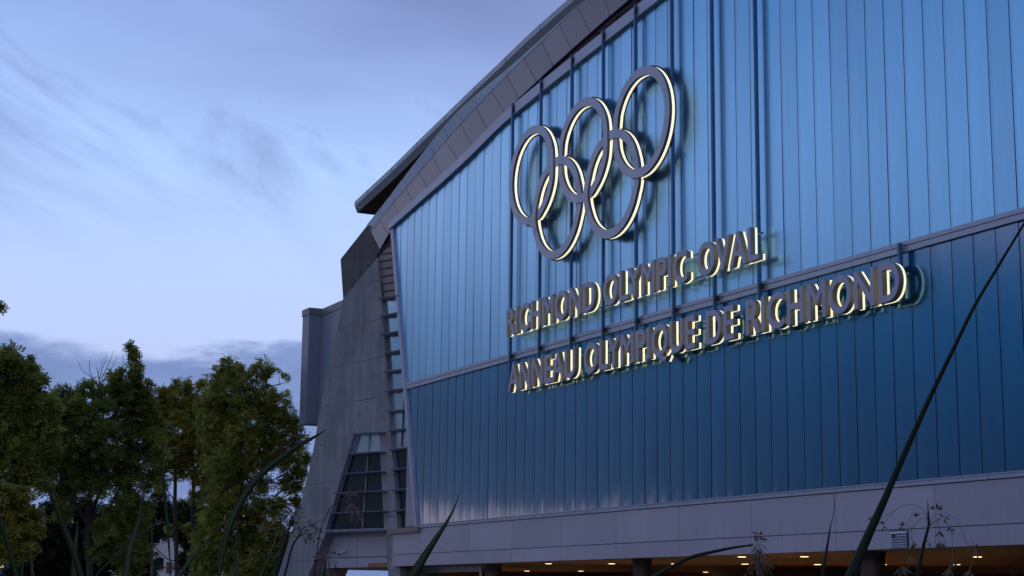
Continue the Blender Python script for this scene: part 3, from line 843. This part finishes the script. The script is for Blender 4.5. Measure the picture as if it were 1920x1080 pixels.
letters('ANNEAU OLYMPIQUE DE RICHMOND', -91.2, -54.35, 13.98, 1.66, 'letter_sign', 'longer lower line of backlit raised metal capitals, crossing the divider bar', None)

# ---- security camera
c0 = PL2.at(649, 1034)
sc_ = tag(empty('security_camera', c0), 'small white security camera on the grey fascia under the buttress window', 'security camera')
def sub(m, name, material, root, smooth=False):
    o = m.build(name, material, None, smooth); o.parent = root; o.location = -root.location; return o
sub(MB().tube([c0 + Vector((0, -.02, 0)), c0 + Vector((0, -.25, 0)), c0 + Vector((0, -.26, -.06))], .10, 12), 'bracket', M['white'], sc_)
sub(MB().tube([c0 + Vector((0, -.22, -.05)), c0 + Vector((.10, -.46, -.16)), c0 + Vector((.12, -.50, -.18))], [.13, .15, .09], 14), 'camera_body', M['white'], sc_)
sub(MB().tube([c0 + Vector((.121, -.502, -.181)), c0 + Vector((.13, -.52, -.19))], .08, 14), 'lens', M['darkglass'], sc_)

# ------------------------------------------------------------------ trees
def leaf_mat(name, c0_, c1_):
    m = bpy.data.materials.new(name); m.use_nodes = True; t = m.node_tree; q = NB(t); p = t.nodes['Principled BSDF']
    g_ = q.n('ShaderNodeNewGeometry'); n = q.noise(g_.outputs['Position'], .55, 3, .6); n2 = q.noise(g_.outputs['Position'], 9, 2, .5)
    c = q.mix(q.mr(q.m('ADD', q.m('MULTIPLY', n, .7), q.m('MULTIPLY', n2, .3)), .36, .64), c0_, c1_)
    t.links.new(c, p.inputs['Base Color']); p.inputs['Roughness'].default_value = .6; p.inputs['Specular IOR Level'].default_value = .25
    tr = q.n('ShaderNodeBsdfTranslucent'); t.links.new(q.mix(.5, c, (.14, .17, .03)), tr.inputs[0])
    mx = q.n('ShaderNodeMixShader'); mx.inputs[0].default_value = .5
    t.links.new(p.outputs[0], mx.inputs[1]); t.links.new(tr.outputs[0], mx.inputs[2]); t.links.new(mx.outputs[0], t.nodes['Material Output'].inputs[0])
    return m
LM = [leaf_mat('olive_leaves', (.20, .22, .04), (.42, .42, .085)), leaf_mat('dark_green_leaves', (.155, .19, .04), (.34, .37, .08)),
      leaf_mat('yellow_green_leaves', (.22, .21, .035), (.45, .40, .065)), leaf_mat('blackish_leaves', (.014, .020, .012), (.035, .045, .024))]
def tree(name, blobs, dist, trunk_px, lm, label, grp, leafpx=5.5, dens=1.0, seed=1, twigs=(), trunks=None):
    rr_ = random.Random(seed); pxm = dist / 3200.0            # metres per photo pixel there
    base = atR(trunk_px[0][0], trunk_px[0][1], dist); base.z = 0
    root = tag(empty(name, base), label, 'tree', grp)
    m = MB(); cents = []
    right = CM @ Vector((1, 0, 0)); fwd = CM @ Vector((0, 0, -1)); up = Vector((0, 0, 1))
    for (bx_, by_, br) in blobs:
        c = atR(bx_, by_, dist) + fwd * rr_.uniform(-1, 1) * br * pxm * .9; br *= 1.13; r = br * pxm; cents.append((c, r))
        ns = int(br * br * .42 * dens)
        for _ in range(ns):
            # spray centre: shell-biased, clumped by noise
            for _t in range(6):
                d = Vector((rr_.gauss(0, 1), rr_.gauss(0, 1), rr_.gauss(0, 1))).normalized()
                rad = r * (rr_.random() ** .42) * (1 + .55 * noise.noise(d * 2.6 + c * .7))
                p = c + d * rad
                if noise.noise(p * (.95 / (pxm * 15))) > -.10 - .12 * rr_.random() and noise.noise(p * (1 / (pxm * 46)) + Vector((7, 3, 1))) > -.42: break
            else: continue
            # twig direction: outward and drooping
            ax = (d * .7 + right * rr_.uniform(-.6, .6) + up * rr_.uniform(-.55, .35) + fwd * rr_.uniform(-.4, .4)).normalized()
            side = ax.cross(Vector((rr_.gauss(0, .4), rr_.gauss(0, .4), 1))).normalized(); nrm = ax.cross(side)
            L = leafpx * pxm * rr_.uniform(1.5, 2.6); ll = leafpx * pxm * rr_.uniform(.8, 1.2)
            nl = 6
            for q_ in range(nl):
                t = (q_ // 2 + .5) / (nl / 2); sgn = 1 if q_ % 2 else -1
                o = p + ax * L * (t - .5) - up * (t * t) * L * .2
                ld_ = (side * sgn * .9 + ax * .55 + nrm * rr_.uniform(-.35, .35)).normalized(); lw_ = (ax * .8 - side * sgn * .4 + nrm * rr_.uniform(-.5, .5)).normalized() * ll * .24
                e = o + ld_ * ll; mid_ = o + ld_ * ll * .5
                k_ = len(m.v); m.v += [tuple(o), tuple(mid_ + lw_), tuple(e), tuple(mid_ - lw_)]; m.f.append((k_, k_ + 1, k_ + 2, k_ + 3))
    sub(m, 'crown', lm, root)
    t = MB()
    for path in (trunks or [trunk_px]):
        pts = [atR(a, c, dist) for a, c, _ in path]; pts[0].z = 0 if path is (trunks or [trunk_px])[0] else pts[0].z
        t.tube(pts, [w_ * pxm / 2 for _, _, w_ in path], 8)
        tp = pts
    ends = [atR(a, c, dist) for path in (trunks or [trunk_px]) for a, c, _ in path[1:]]
    for c, r in cents:
        e = min(ends, key=lambda q_: (q_ - c).length + max(0, q_.z - c.z) * 2)
        mid_ = (e + c) / 2 + Vector((rr_.uniform(-.1, .1), rr_.uniform(-.1, .1), -.12)) * (e - c).length
        t.tube([e, mid_, c, c + (c - mid_) * .5], [3.2 * pxm / 2, 2.2 * pxm / 2, 1.4 * pxm / 2, .3 * pxm], 5)
        for _ in range(4):
            d = Vector((rr_.gauss(0, 1), rr_.gauss(0, 1), rr_.gauss(.4, 1))).normalized()
            t.tube([mid_ + (c - mid_) * rr_.random(), c + d * r * .55, c + d * r * .95], [1.3 * pxm / 2, .9 * pxm / 2, .3 * pxm / 2], 4)
    sub(t, 'trunk', M['bark'], root)
    if twigs:
        tw = MB()
        for path in twigs: tw.tube([atR(a, c, dist) for a, c in path], [1.6 * pxm / 2 * (1 - .7 * i / (len(path) - 1)) for i in range(len(path))], 4)
        sub(tw, 'bare_twigs', M['bark'], root)
    return root
G_ = 'trees beside the arena'
tree('broadleaf_tree', [(556,800,14),(560,830,16),(572,860,12),(568,890,12),(385,760,18),(388,800,20),(428,692,22),(410,712,22),(450,705,22),(490,690,18),(505,700,14),(525,720,18),(400,735,18),(440,740,34),(480,745,32),(515,760,28),(536,775,18),(543,790,12),(420,775,32),(460,790,40),(505,800,34),(535,815,16),
      (410,810,34),(445,835,38),(485,845,36),(520,850,26),(548,862,22),(563,880,12),(420,870,34),(455,890,32),(500,905,20),(540,905,20),(560,915,10),(415,925,30),(450,945,34),(490,955,24),(525,950,18),(400,960,26),(392,1010,26),(385,1050,26),(555,940,12),(556,975,12),(562,1010,12),(430,985,36),(475,995,36),(520,1000,32),(545,1020,22),(410,1030,40),(455,1045,40),(505,1050,40),(540,1065,25),(480,1080,50)],
     142, [(450,1125,13),(452,1040,11),(451,960,10),(452,900,8),(440,840,6),(446,770,4),(450,720,2)], LM[0], 'rounded tree with twin-peaked crown, closest to the concrete buttress', G_, 5.2, 1.25, 11,
     trunks=[[(450,1125,13),(452,1040,11),(451,960,9),(452,895,8),(440,840,6),(446,770,4),(450,720,2)], [(451,930,7),(432,890,5),(425,850,4)], [(452,900,7),(485,850,5),(500,790,4),(498,720,2)]])
tree('broadleaf_tree', [(300,742,16),(318,735,14),(392,742,18),(400,765,20),(382,725,12),(330,722,10),(300,775,22),(385,780,22),(395,820,22),(392,860,22),(345,880,16),(390,920,18),(372,930,14),(300,900,16),(318,985,10),(352,992,10),(396,960,16),(285,830,18),(290,860,16),(400,890,20),(346,728,16),(366,738,16),(322,748,18),(300,772,16),(340,762,26),(372,775,24),(308,800,26),(345,805,28),(380,815,26),(320,840,26),(355,848,24),(385,855,24),(305,868,16),(330,885,12),(374,890,18)],
     150, [(362,1125,9),(361,1010,8),(362,930,7),(364,880,6),(350,820,4),(345,760,2)], LM[2], 'thin brownish-green tree with two bare leaning stems, between two fuller trees', G_, 5, 1.45, 5,
     trunks=[[(362,1125,9),(361,1010,8),(362,930,7),(364,880,6),(352,820,4),(345,760,2)], [(333,1125,9),(330,1010,8),(328,940,7),(329,890,6),(325,830,4)]])
tree('broadleaf_tree', [(244,648,8),(252,660,11),(246,676,9),(258,684,11),(240,700,14),(254,712,14),(214,716,18),(272,726,14),(232,736,26),(196,744,22),(262,752,22),(168,728,16),(145,742,16),(120,736,12),(100,742,12),(150,772,28),(195,782,32),(240,785,30),(275,760,14),(290,775,10),(285,800,16),
      (285,790,16),(292,815,16),(100,760,20),(75,770,18),(85,815,26),(120,915,24),(85,900,22),(90,870,22),(235,975,22),(200,990,20),(265,990,18),(120,960,16),(215,1020,26),(262,1030,20),(180,1030,18),(240,1060,24),(300,800,14),(300,850,18),(290,890,14),(110,785,28),(150,820,34),(200,830,36),(250,832,32),(280,840,22),(120,860,32),(165,870,34),(215,880,36),(255,880,20),(185,905,22),(235,925,26),(260,950,22),(215,960,20),(275,905,14),(150,900,18)],
     76, [(176,1125,15),(168,1040,13),(166,960,11),(172,890,9),(190,820,7),(225,760,4),(246,690,2)], LM[1], 'tall dark green tree with a leafy spire and bare twigs on top', G_, 6.2, 1.25, 21,
     twigs=[[(190,735),(178,715),(166,703),(154,695),(146,676)],[(185,710),(183,695),(179,684)],[(186,712),(192,690),(198,676),(201,660)],[(189,712),(200,690),(208,672),(214,656)],[(192,715),(204,698),(213,684),(219,668)],[(176,712),(168,698),(168,676),(170,668)],[(188,728),(184,700),(190,684),(196,668)],[(228,690),(232,678),(230,662)]],
     trunks=[[(176,1125,15),(168,1040,13),(166,960,11),(172,890,9),(190,820,7),(225,760,4),(246,690,2)],[(168,990,9),(130,930,7),(122,880,5),(140,800,3)],[(166,980,8),(186,925,7),(205,860,5)],[(180,1000,6),(215,935,5),(240,880,3)]])
tree('broadleaf_tree', [(-20,672,26),(14,668,20),(34,684,16),(60,676,6),(60,692,12),(-30,720,40),(20,715,30),(52,722,22),(76,712,12),(20,752,30),(64,755,26),(94,765,16),(-20,780,42),(35,795,36),(78,800,28),(5,840,36),(55,845,34),(90,850,24),(-20,880,36),(30,885,26),(72,888,20)],
     71, [(-40,1125,16),(-34,1000,14),(-26,920,11),(-5,860,8),(14,790,6),(18,720,3)], LM[0], 'broad olive-green tree cut off by the left edge of the picture', G_, 7, 1.25, 31)
tree('broadleaf_tree', [(-60,900,40),(-90,960,44),(-70,1020,40),(-120,920,40),(0,925,20),(28,930,18),(48,945,16),(5,960,26),(40,975,24),(66,970,12),(70,992,10),(15,1000,28),(52,1008,20),(-10,1030,26),(40,1032,14),(-30,980,30)],
     52, [(-60,1150,16),(-50,1060,13),(-30,1010,9),(0,980,5),(20,950,3)], LM[2], 'low yellow-green branch of a nearer tree at the lower left', G_, 7.5, 1.2, 41)
tree('broadleaf_tree', [(-6,573,8),(3,576,6),(-22,570,12),(-50,560,24),(-80,535,34),(-120,520,40),(-165,545,40),(-75,600,34),(-120,620,44),(-170,640,40),(-95,680,36),(-140,710,40),(-190,700,36)], 50, [(-120,1150,16),(-110,900,12),(-70,680,6),(-30,590,3)], LM[1], 'dark leaf tip poking in high at the left edge above the trees', G_, 7, 1.2, 43)
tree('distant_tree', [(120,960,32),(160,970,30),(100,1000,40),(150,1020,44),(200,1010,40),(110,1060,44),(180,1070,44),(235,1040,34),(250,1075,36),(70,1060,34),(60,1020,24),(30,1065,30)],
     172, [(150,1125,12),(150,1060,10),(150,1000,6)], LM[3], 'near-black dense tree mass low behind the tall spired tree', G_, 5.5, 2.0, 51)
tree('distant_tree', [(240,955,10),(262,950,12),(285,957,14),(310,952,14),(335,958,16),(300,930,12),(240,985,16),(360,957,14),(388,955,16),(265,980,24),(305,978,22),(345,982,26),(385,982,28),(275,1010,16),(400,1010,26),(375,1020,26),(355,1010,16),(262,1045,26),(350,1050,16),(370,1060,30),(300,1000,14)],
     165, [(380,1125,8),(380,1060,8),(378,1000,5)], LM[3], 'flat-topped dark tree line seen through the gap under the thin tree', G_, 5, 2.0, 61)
tree('broadleaf_tree', [(590,1062,12),(606,1070,14),(625,1074,13),(600,1085,20)], 172, [(610,1125,8),(610,1100,7),(610,1080,4)], LM[0], 'small bit of tree seen under the canopy beside the buttress leg', G_, 5, 2.0, 71)

# pale building behind the trees, sign board and lamp
def far_building():
    p = atR(318, 1080, 210); q0, q1 = atR(286, 1060, 210), atR(336, 1060, 210); zt2 = atR(310, 1008, 210).z
    root = tag(empty('white_building', (p.x, p.y, 0)), 'pale plain-walled building glimpsed low through the trees', 'building')
    ux = (q1 - q0); ux.z = 0; ux.normalize(); nn = Vector((-ux.y, ux.x, 0))
    if nn.dot(p - EYE) < 0: nn = -nn
    a = Vector((q0.x, q0.y, 0)); c = Vector((q1.x, q1.y, 0)) + ux * 6
    sub(MB().prism([a, c, c + Vector((0, 0, zt2)), a + Vector((0, 0, zt2))], nn * 10), 'wall', M['white'], root)
    sub(MB().prism([a - ux * .3 + Vector((0, 0, zt2 + .01)), c + ux * .3 + Vector((0, 0, zt2 + .01)), c + ux * .3 + Vector((0, 0, zt2 + .3)), a - ux * .3 + Vector((0, 0, zt2 + .3))], nn * 10.3), 'roof', M['panel_dark'], root)
    wa = atR(290, 1066, 209.9)
    sub(MB().prism([wa, wa + ux * 1.0, wa + ux * 1.0 + Vector((0, 0, 1.3)), wa + Vector((0, 0, 1.3))], nn * .2), 'window', M['darkglass'], root)
far_building()
def board():
    d = 70; a, c = atR(311, 1075, d), atR(324, 1054, d); root = tag(empty('sign_board', (a.x, a.y, 0)), 'small dark board on a thin pole before the pale building', 'sign')
    r_ = Vector((c.x - a.x, c.y - a.y, 0)); nn = Vector((-r_.y, r_.x, 0)).normalized()
    if nn.dot(a - EYE) < 0: nn = -nn
    sub(MB().prism([a, a + r_, Vector((c.x, c.y, c.z)), Vector((a.x, a.y, c.z))], nn * .03), 'panel', M['brownframe'], root)
    mid_ = a + r_ * .5 + nn * .06; sub(MB().tube([Vector((mid_.x, mid_.y, 0)), Vector((mid_.x, mid_.y, c.z + .1))], .03, 8), 'pole', M['frame'], root)
board()
def lamp():
    d = 75; p = atR(4, 1060, d); root = tag(empty('street_lamp', (p.x, p.y, 0)), 'small lit lamp glowing among the dark trees at the lower left', 'street lamp')
    sub(MB().tube([(p.x, p.y, 0), (p.x, p.y, p.z - .12)], [.07, .045], 10), 'pole', M['gap'], root)
    sub(MB().tube([p + Vector((0, 0, -.12)), p + Vector((0, 0, -.08)), p + Vector((0, 0, .02)), p + Vector((0, 0, .05))], [.03, .06, .06, .03], 12), 'lantern', mat('lit_lantern', (1, .9, .7), .4, emit=((1, .8, .4), 2.0)), root)
    sub(MB().tube([p + Vector((0, 0, .052)), p + Vector((0, 0, .09))], [.13, .02], 12), 'cap', M['gap'], root)
lamp()

# ------------------------------------------------------------------ foreground plants
M['blade'] = mat('dark_green_blade', (.012, .030, .010), .5, nscale=14, namp=.3, spec=.4)
M['blade2'] = mat('blue_green_blade', (.022, .048, .026), .5, nscale=14, namp=.25, spec=.4)
M['blade_dry'] = mat('dry_tipped_blade', (.06, .05, .024), .6, nscale=20, namp=.35)
M['stalk'] = mat('dark_stalk', (.007, .012, .008), .6, spec=.2, nscale=30, namp=.3)
M['seed'] = mat('brown_spikelet', (.085, .035, .03), .7, nscale=60, namp=.4)
M['straw'] = mat('dry_straw', (.16, .125, .095), .7, nscale=60, namp=.3)
def spline(P, n=5):
    out = []
    for i in range(len(P) - 1):
        p0, p1, p2, p3 = P[max(i-1, 0)], P[i], P[i+1], P[min(i+2, len(P)-1)]
        for k_ in range(n):
            t = k_ / n
            out.append(tuple(.5 * ((2*b_) + (-a + c) * t + (2*a - 5*b_ + 4*c - d) * t*t + (-a + 3*b_ - 3*c + d) * t*t*t) for a, b_, c, d in zip(p0, p1, p2, p3)))
    out.append(tuple(P[-1])); return out
def blade_mesh(m, P, d, fold=.3):
    """P: (px, py, width px) from base to tip; a folded sword leaf at distance d metres"""
    S = spline([(a, c, w_) for a, c, w_ in P]); pts = [atR(a, c, d) for a, c, _ in S]
    fwd = (CM @ Vector((0, 0, -1)))
    k_ = len(m.v); n = len(pts)
    for i, p in enumerate(pts):
        t = (pts[min(i+1, n-1)] - pts[max(i-1, 0)]).normalized(); s = t.cross(fwd).normalized(); wd = max(.3, S[i][2]) * .76 * d / 3200 / 2
        m.v += [tuple(p - s * wd), tuple(p + fwd * wd * fold * 1.2), tuple(p + s * wd), tuple(p + fwd * (wd * fold * 1.2 + .0012 + wd * .12))]
    for i in range(n - 1):
        a = k_ + 4 * i; c = a + 4
        for j in range(4): m.f.append((a + j, a + (j + 1) % 4, c + (j + 1) % 4, c + j))
def tubepx(m, P, d, seg=6):
    S = spline([(a, c, w_) for a, c, w_ in P]); m.tube([atR(a, c, d) for a, c, _ in S], [max(.35, w_) * d / 3200 / 2 for _, _, w_ in S], seg)
def root_down(P):                        # carry a leaf on below the frame
    (a, c, w_), (a2, c2, _) = P[0], P[1]
    L = math.hypot(a - a2, c - c2); ux, uy = (a - a2) / L, (c - c2) / L
    out, x, y = [], a, c
    for k_ in range(7):
        x += ux * 45; y += uy * 45; out.insert(0, (x, y, w_ * (1 + .02 * k_))); uy += .22; n_ = math.hypot(ux, uy); ux, uy = ux / n_, uy / n_
    return out + P
def plant(name, label, d, blades, mats_=('blade',)):
    f0 = [q_ for q_ in blades[0] if not isinstance(q_, str)][0]; b0 = atR(f0[0], 1080, d); root = tag(empty(name, (b0.x, b0.y, 0)), label, 'plant', 'spiky plants in the foreground')
    for i, P in enumerate(blades):
        mt = 'blade'
        if isinstance(P[0], str): mt, P = P[0], P[1:]
        m = MB(); blade_mesh(m, root_down(P), d + (i % 3) * .04); sub(m, 'leaf', M[mt], root, True)
    return root
plant('sword_leaf_plant', 'spiky plant at the lower left corner with a leaf crossing a small upright one', 3.0, [
    [(30,1080,12),(14,1020,12),(1,979,11),(-14,935,9),(-28,895,4)],
    [(151,1080,17),(136,1030,16),(120,990,14),(104,950,11),(88,913,5),(81,893,2),(77,871,1)],
    ['blade2', (139,1080,16),(141,1030,12),(144,1000,7),(146.5,974,1)],
    [(41,1080,6),(43,1050,5),(48,1027,1.2)], ['blade_dry', (61,1080,9),(59,1050,6),(56.5,1024,1.5)]])
plant('sword_leaf_plant', 'spiky plant of tall thin leaves, one curling at its tip, left of the board', 2.7, [
    ['blade2', (236,1080,19),(243,1035,15),(253,1000,12),(261,975,8),(267,930,4),(271,900,3),(270,868,3),(262,845,2.2),(248,829,1.2)],
    ['blade_dry', (284,1080,8),(285,1050,7),(285,1010,4),(284.7,988,1)],
    [(212,1046,4),(235,1022,5),(262,1004,6),(285,988,6),(306,972,3)],
    [(320,1080,2.5),(318.5,1050,3),(315,1000,7),(310.5,947,8.5),(306,900,7),(303,870,3.5),(302,857,1.2)]])
plant('sword_leaf_plant', 'spiky plant with one large dark leaf arching right to the buttress', 2.4, [
    [(411,1080,8),(419,1030,12),(435,975,15),(458,930,16),(485,894,16),(521,863,15),(558,837,12),(590,819,7),(611,806,1.2)],
    ['blade2', (335,1080,11),(350,1060,11),(363,1043,9),(380,1024,6),(395,1007,1.2)],
    [(440,1080,5),(442.5,1030,5),(445,1000,3.5),(446.7,972,1.5)],
    ['blade2', (436,1080,11),(447,1058,6),(453,1047,3),(457.8,1036,1)],
    ['blade2', (488,1080,5),(508,1035,3.5),(520,997,1.5)]])
plant('sword_leaf_plant', 'single bright green leaf pointing up across the bottom of the glass wall', 2.2, [
    ['blade', (772,1084,26),(792,1050,20),(816,1012,14),(834,985,9),(848,960,5),(857,938,2.5),(861.5,926,1)]])
def spikelet(m, p, d_, L, r):
    a = p; m.tube([a, a + d_ * L * .3, a + d_ * L * .7, a + d_ * L], [r * .4, r, r * .8, r * .1], 5)
def sedge(label, d, stalks, arcs, heads, seed):
    """stalks/arcs in photo pixels; heads: (px, py, n, spread, 'up'|'down', straw share)"""
    q = random.Random(seed); b0 = atR(stalks[0][0][0], 1080, d)
    root = tag(empty('sedge_plant', (b0.x, b0.y, 0)), label, 'plant', 'seeding sedges in the foreground')
    for P in stalks:
        m = MB(); tubepx(m, root_down(P), d, 8); sub(m, 'stalk', M['stalk'], root, True)
    if arcs:
        m = MB()
        for P in arcs: tubepx(m, P, d, 5)
        sub(m, 'drooping_stem', M['straw'], root, True)
    for (hx, hy, n, sp_, mode, straw) in heads:
        ms, mw = MB(), MB(); px1 = d / 3200
        for _ in range(n):
            a = q.uniform(0, 2 * math.pi)
            if mode == 'up': dx_, dy_ = math.cos(a), -abs(math.sin(a)) * .9 - .1
            elif mode == 'down': dx_, dy_ = q.gauss(0, .45), q.uniform(.4, 1)
            else: dx_, dy_ = math.cos(a), math.sin(a)
            l = q.uniform(.25, 1) * sp_
            x, y = hx + dx_ * l, hy + dy_ * l
            dd_ = d + q.uniform(-.5, .5) * sp_ * px1
            p = atR(x, y, dd_); e = atR(x + dx_ * 6 + q.uniform(-3, 3), y + dy_ * 6 + q.uniform(-3, 3) + (3 if mode != 'up' else 0), dd_)
            dr = (e - p).normalized()
            if q.random() < straw:
                mw.tube([p, p + dr * 4 * px1, p + dr * 8 * px1 + Vector((0, 0, -2 * px1))], [.5 * px1, .7 * px1, .2 * px1], 4)
            else: spikelet(ms, p, dr, q.uniform(6, 10) * px1, q.uniform(1.3, 2.0) * px1)
            if l > 8: mw.tube([atR(hx, hy, d), (atR(hx, hy, d) + p) / 2 + Vector((0, 0, 2 * px1)), p], .35 * px1, 4)
        if ms.v: sub(ms, 'seed_cluster', M['seed'], root)
        if mw.v: sub(mw, 'straw_cluster', M['straw'], root)
    return root
sedge('feathery sedge with dark seed heads in front of the buttress leg', 2.3,
      [[(516,1080,9),(530,1030,8),(541,995,5),(550,965,2.5)], [(536,1070,4),(548,1025,4),(558,1008,3),(568,990,2)]],
      [[(550,962,1.2),(535,946,1),(515,946,1),(500,955,1),(488,972,1)], [(552,965,1.2),(580,975,1),(596,1000,1),(604,1020,1)], [(545,985,1),(520,990,1),(500,992,1)], [(540,990,1),(520,1000,1),(512,1025,1),(500,1040,1)],
       [(560,962,.8),(585,958,.7),(612,962,.7)], [(558,1000,1),(580,1000,1),(600,995,1)]],
      [(552,962,16,20,'all',.5), (556,985,14,22,'all',.4), (573,995,14,20,'all',.15), (592,1000,12,16,'all',.2), (500,995,10,16,'all',.9), (528,1030,5,14,'all',.9), (560,1008,10,14,'all',.2)], 3)
sedge('pale drooping sedge head hanging before the buttress window', 2.2,
      [[(588,1090,2.5),(600,1000,2),(618,955,1.6),(640,940,1.3)]], [[(640,940,1.2),(652,928,1),(660,945,1),(662,970,1)], [(650,932,1),(656,925,.8),(655,915,.8)]],
      [(655,932,8,12,'all',.7), (660,945,18,18,'down',.9), (664,960,14,16,'down',.9)], 4)
sedge('small sedge head low beside the buttress leg, below the camera on the fascia', 2.2,
      [[(607,1090,4),(609,1065,3.5),(611,1048,2.5)]], [[(611,1048,1),(600,1052,.8),(590,1060,.8)], [(611,1046,1),(618,1040,.8),(626,1034,.8)]],
      [(612,1042,16,22,'all',.3), (600,1060,8,16,'all',.6), (612,1066,8,14,'down',.9)], 6)
sedge('curved green sedge stem ending in a shaggy hanging seed head', 2.1,
      [[(1222,1084,8),(1258,1064,7.5),(1296,1045,7),(1340,1034,6),(1380,1026,4.5),(1412,1022,3)]],
      [[(1412,1022,1),(1420,1012,1),(1422,1000,.8)]],
      [(1422,1004,4,6,'up',0), (1424,1014,8,9,'up',.0), (1420,1022,14,12,'all',.6), (1420,1030,34,36,'down',.55), (1423,1048,34,30,'down',.6), (1420,1060,20,26,'all',.8)], 7)
sedge('thin sedge leaf with an orange tip and a wiry thread above it', 2.2,
      [[(1541.5,1080,6),(1547,1048,5.5),(1552.5,1016,4),(1556,994,2.6),(1558,983,1.6),(1562,968,1.2),(1564.5,948,1.1),(1563,926,.8)]], [], [], 8)
big = [(1596,1079,20),(1622.5,1016,17),(1657.5,939,13.5),(1678,891,12),(1712,815,10.5),(1747,738,9),(1788,654,7.5),(1826,576,6.5),(1870,502,5.5),(1918,423,4.5),(1950,372,4),(1985,318,3)]
rt_ = tag(empty('reed_stalk', atR(1596, 1080, 1.9)), 'long blackish reed stalk slanting up across the right of the glass wall', 'plant', 'spiky plants in the foreground'); rt_.location.z = 0
mm_ = MB(); tubepx(mm_, root_down(big), 1.9, 10); sub(mm_, 'stalk', M['stalk'], rt_, True)
sedge('tall sedge with arching wiry stems and reddish seed heads at the lower right', 2.1,
      [[(1720,1082,9),(1732,1022,6.5),(1740.6,988,5),(1741,970,4),(1740,955,2.4),(1739.5,936,1)]],
      [[(1740,980,1.6),(1735,960,1.4),(1723,950,1.2),(1708,946,1.2),(1692,948,1.1),(1680,955,1.1),(1668,968,1),(1656,983,1)],
       [(1738,966,1.2),(1726,961,1),(1714,962,1),(1706,972,1),(1698,986,1)], [(1738,972,1.2),(1722,976,1),(1712,988,1),(1708,1004,1),(1716,1022,1)], [(1680,955,.9),(1662,966,.9),(1646,978,.9),(1634,984,.9)],
       [(1741,988,3),(1750,980,2.6),(1758,974,1.8),(1770,969,1.3),(1784,968,1.1),(1796,980,1.1),(1806,1000,1.1),(1812,1018,1.2),(1824,1028,1.2),(1834,1034,1)],
       [(1758,974,1.2),(1762,990,1),(1768,1006,1),(1773,1022,1)], [(1758,975,1.2),(1770,976,1),(1780,988,1),(1785,1005,1),(1785,1050,1),(1776,1078,1)], [(1742,985,1.6),(1748,972,1.3),(1756,962,1)],
       [(1820,1030,1),(1822,1055,1),(1814,1080,1)], [(1756,978,1),(1762,1000,1),(1761,1018,1)]],
      [(1756,956,9,7,'up',0), (1650,984,8,8,'all',0), (1634,979,2,4,'all',0), (1697,988,6,7,'all',.1), (1712,964,3,5,'all',.1), (1672,1000,3,5,'down',0), (1714,1016,10,12,'down',.5), (1762,995,5,6,'down',0), (1772,970,3,4,'all',0), (1783,988,5,5,'down',0),
       (1764,1016,12,12,'down',.1), (1774,1022,5,8,'down',.1), (1742,1016,2,4,'all',0), (1828,1030,9,12,'all',.5), (1706,1044,12,10,'down',.9), (1694,1062,18,18,'down',.9), (1786,1050,10,9,'down',.9), (1780,1066,14,14,'down',.9), (1816,1068,10,10,'down',.8)], 9)
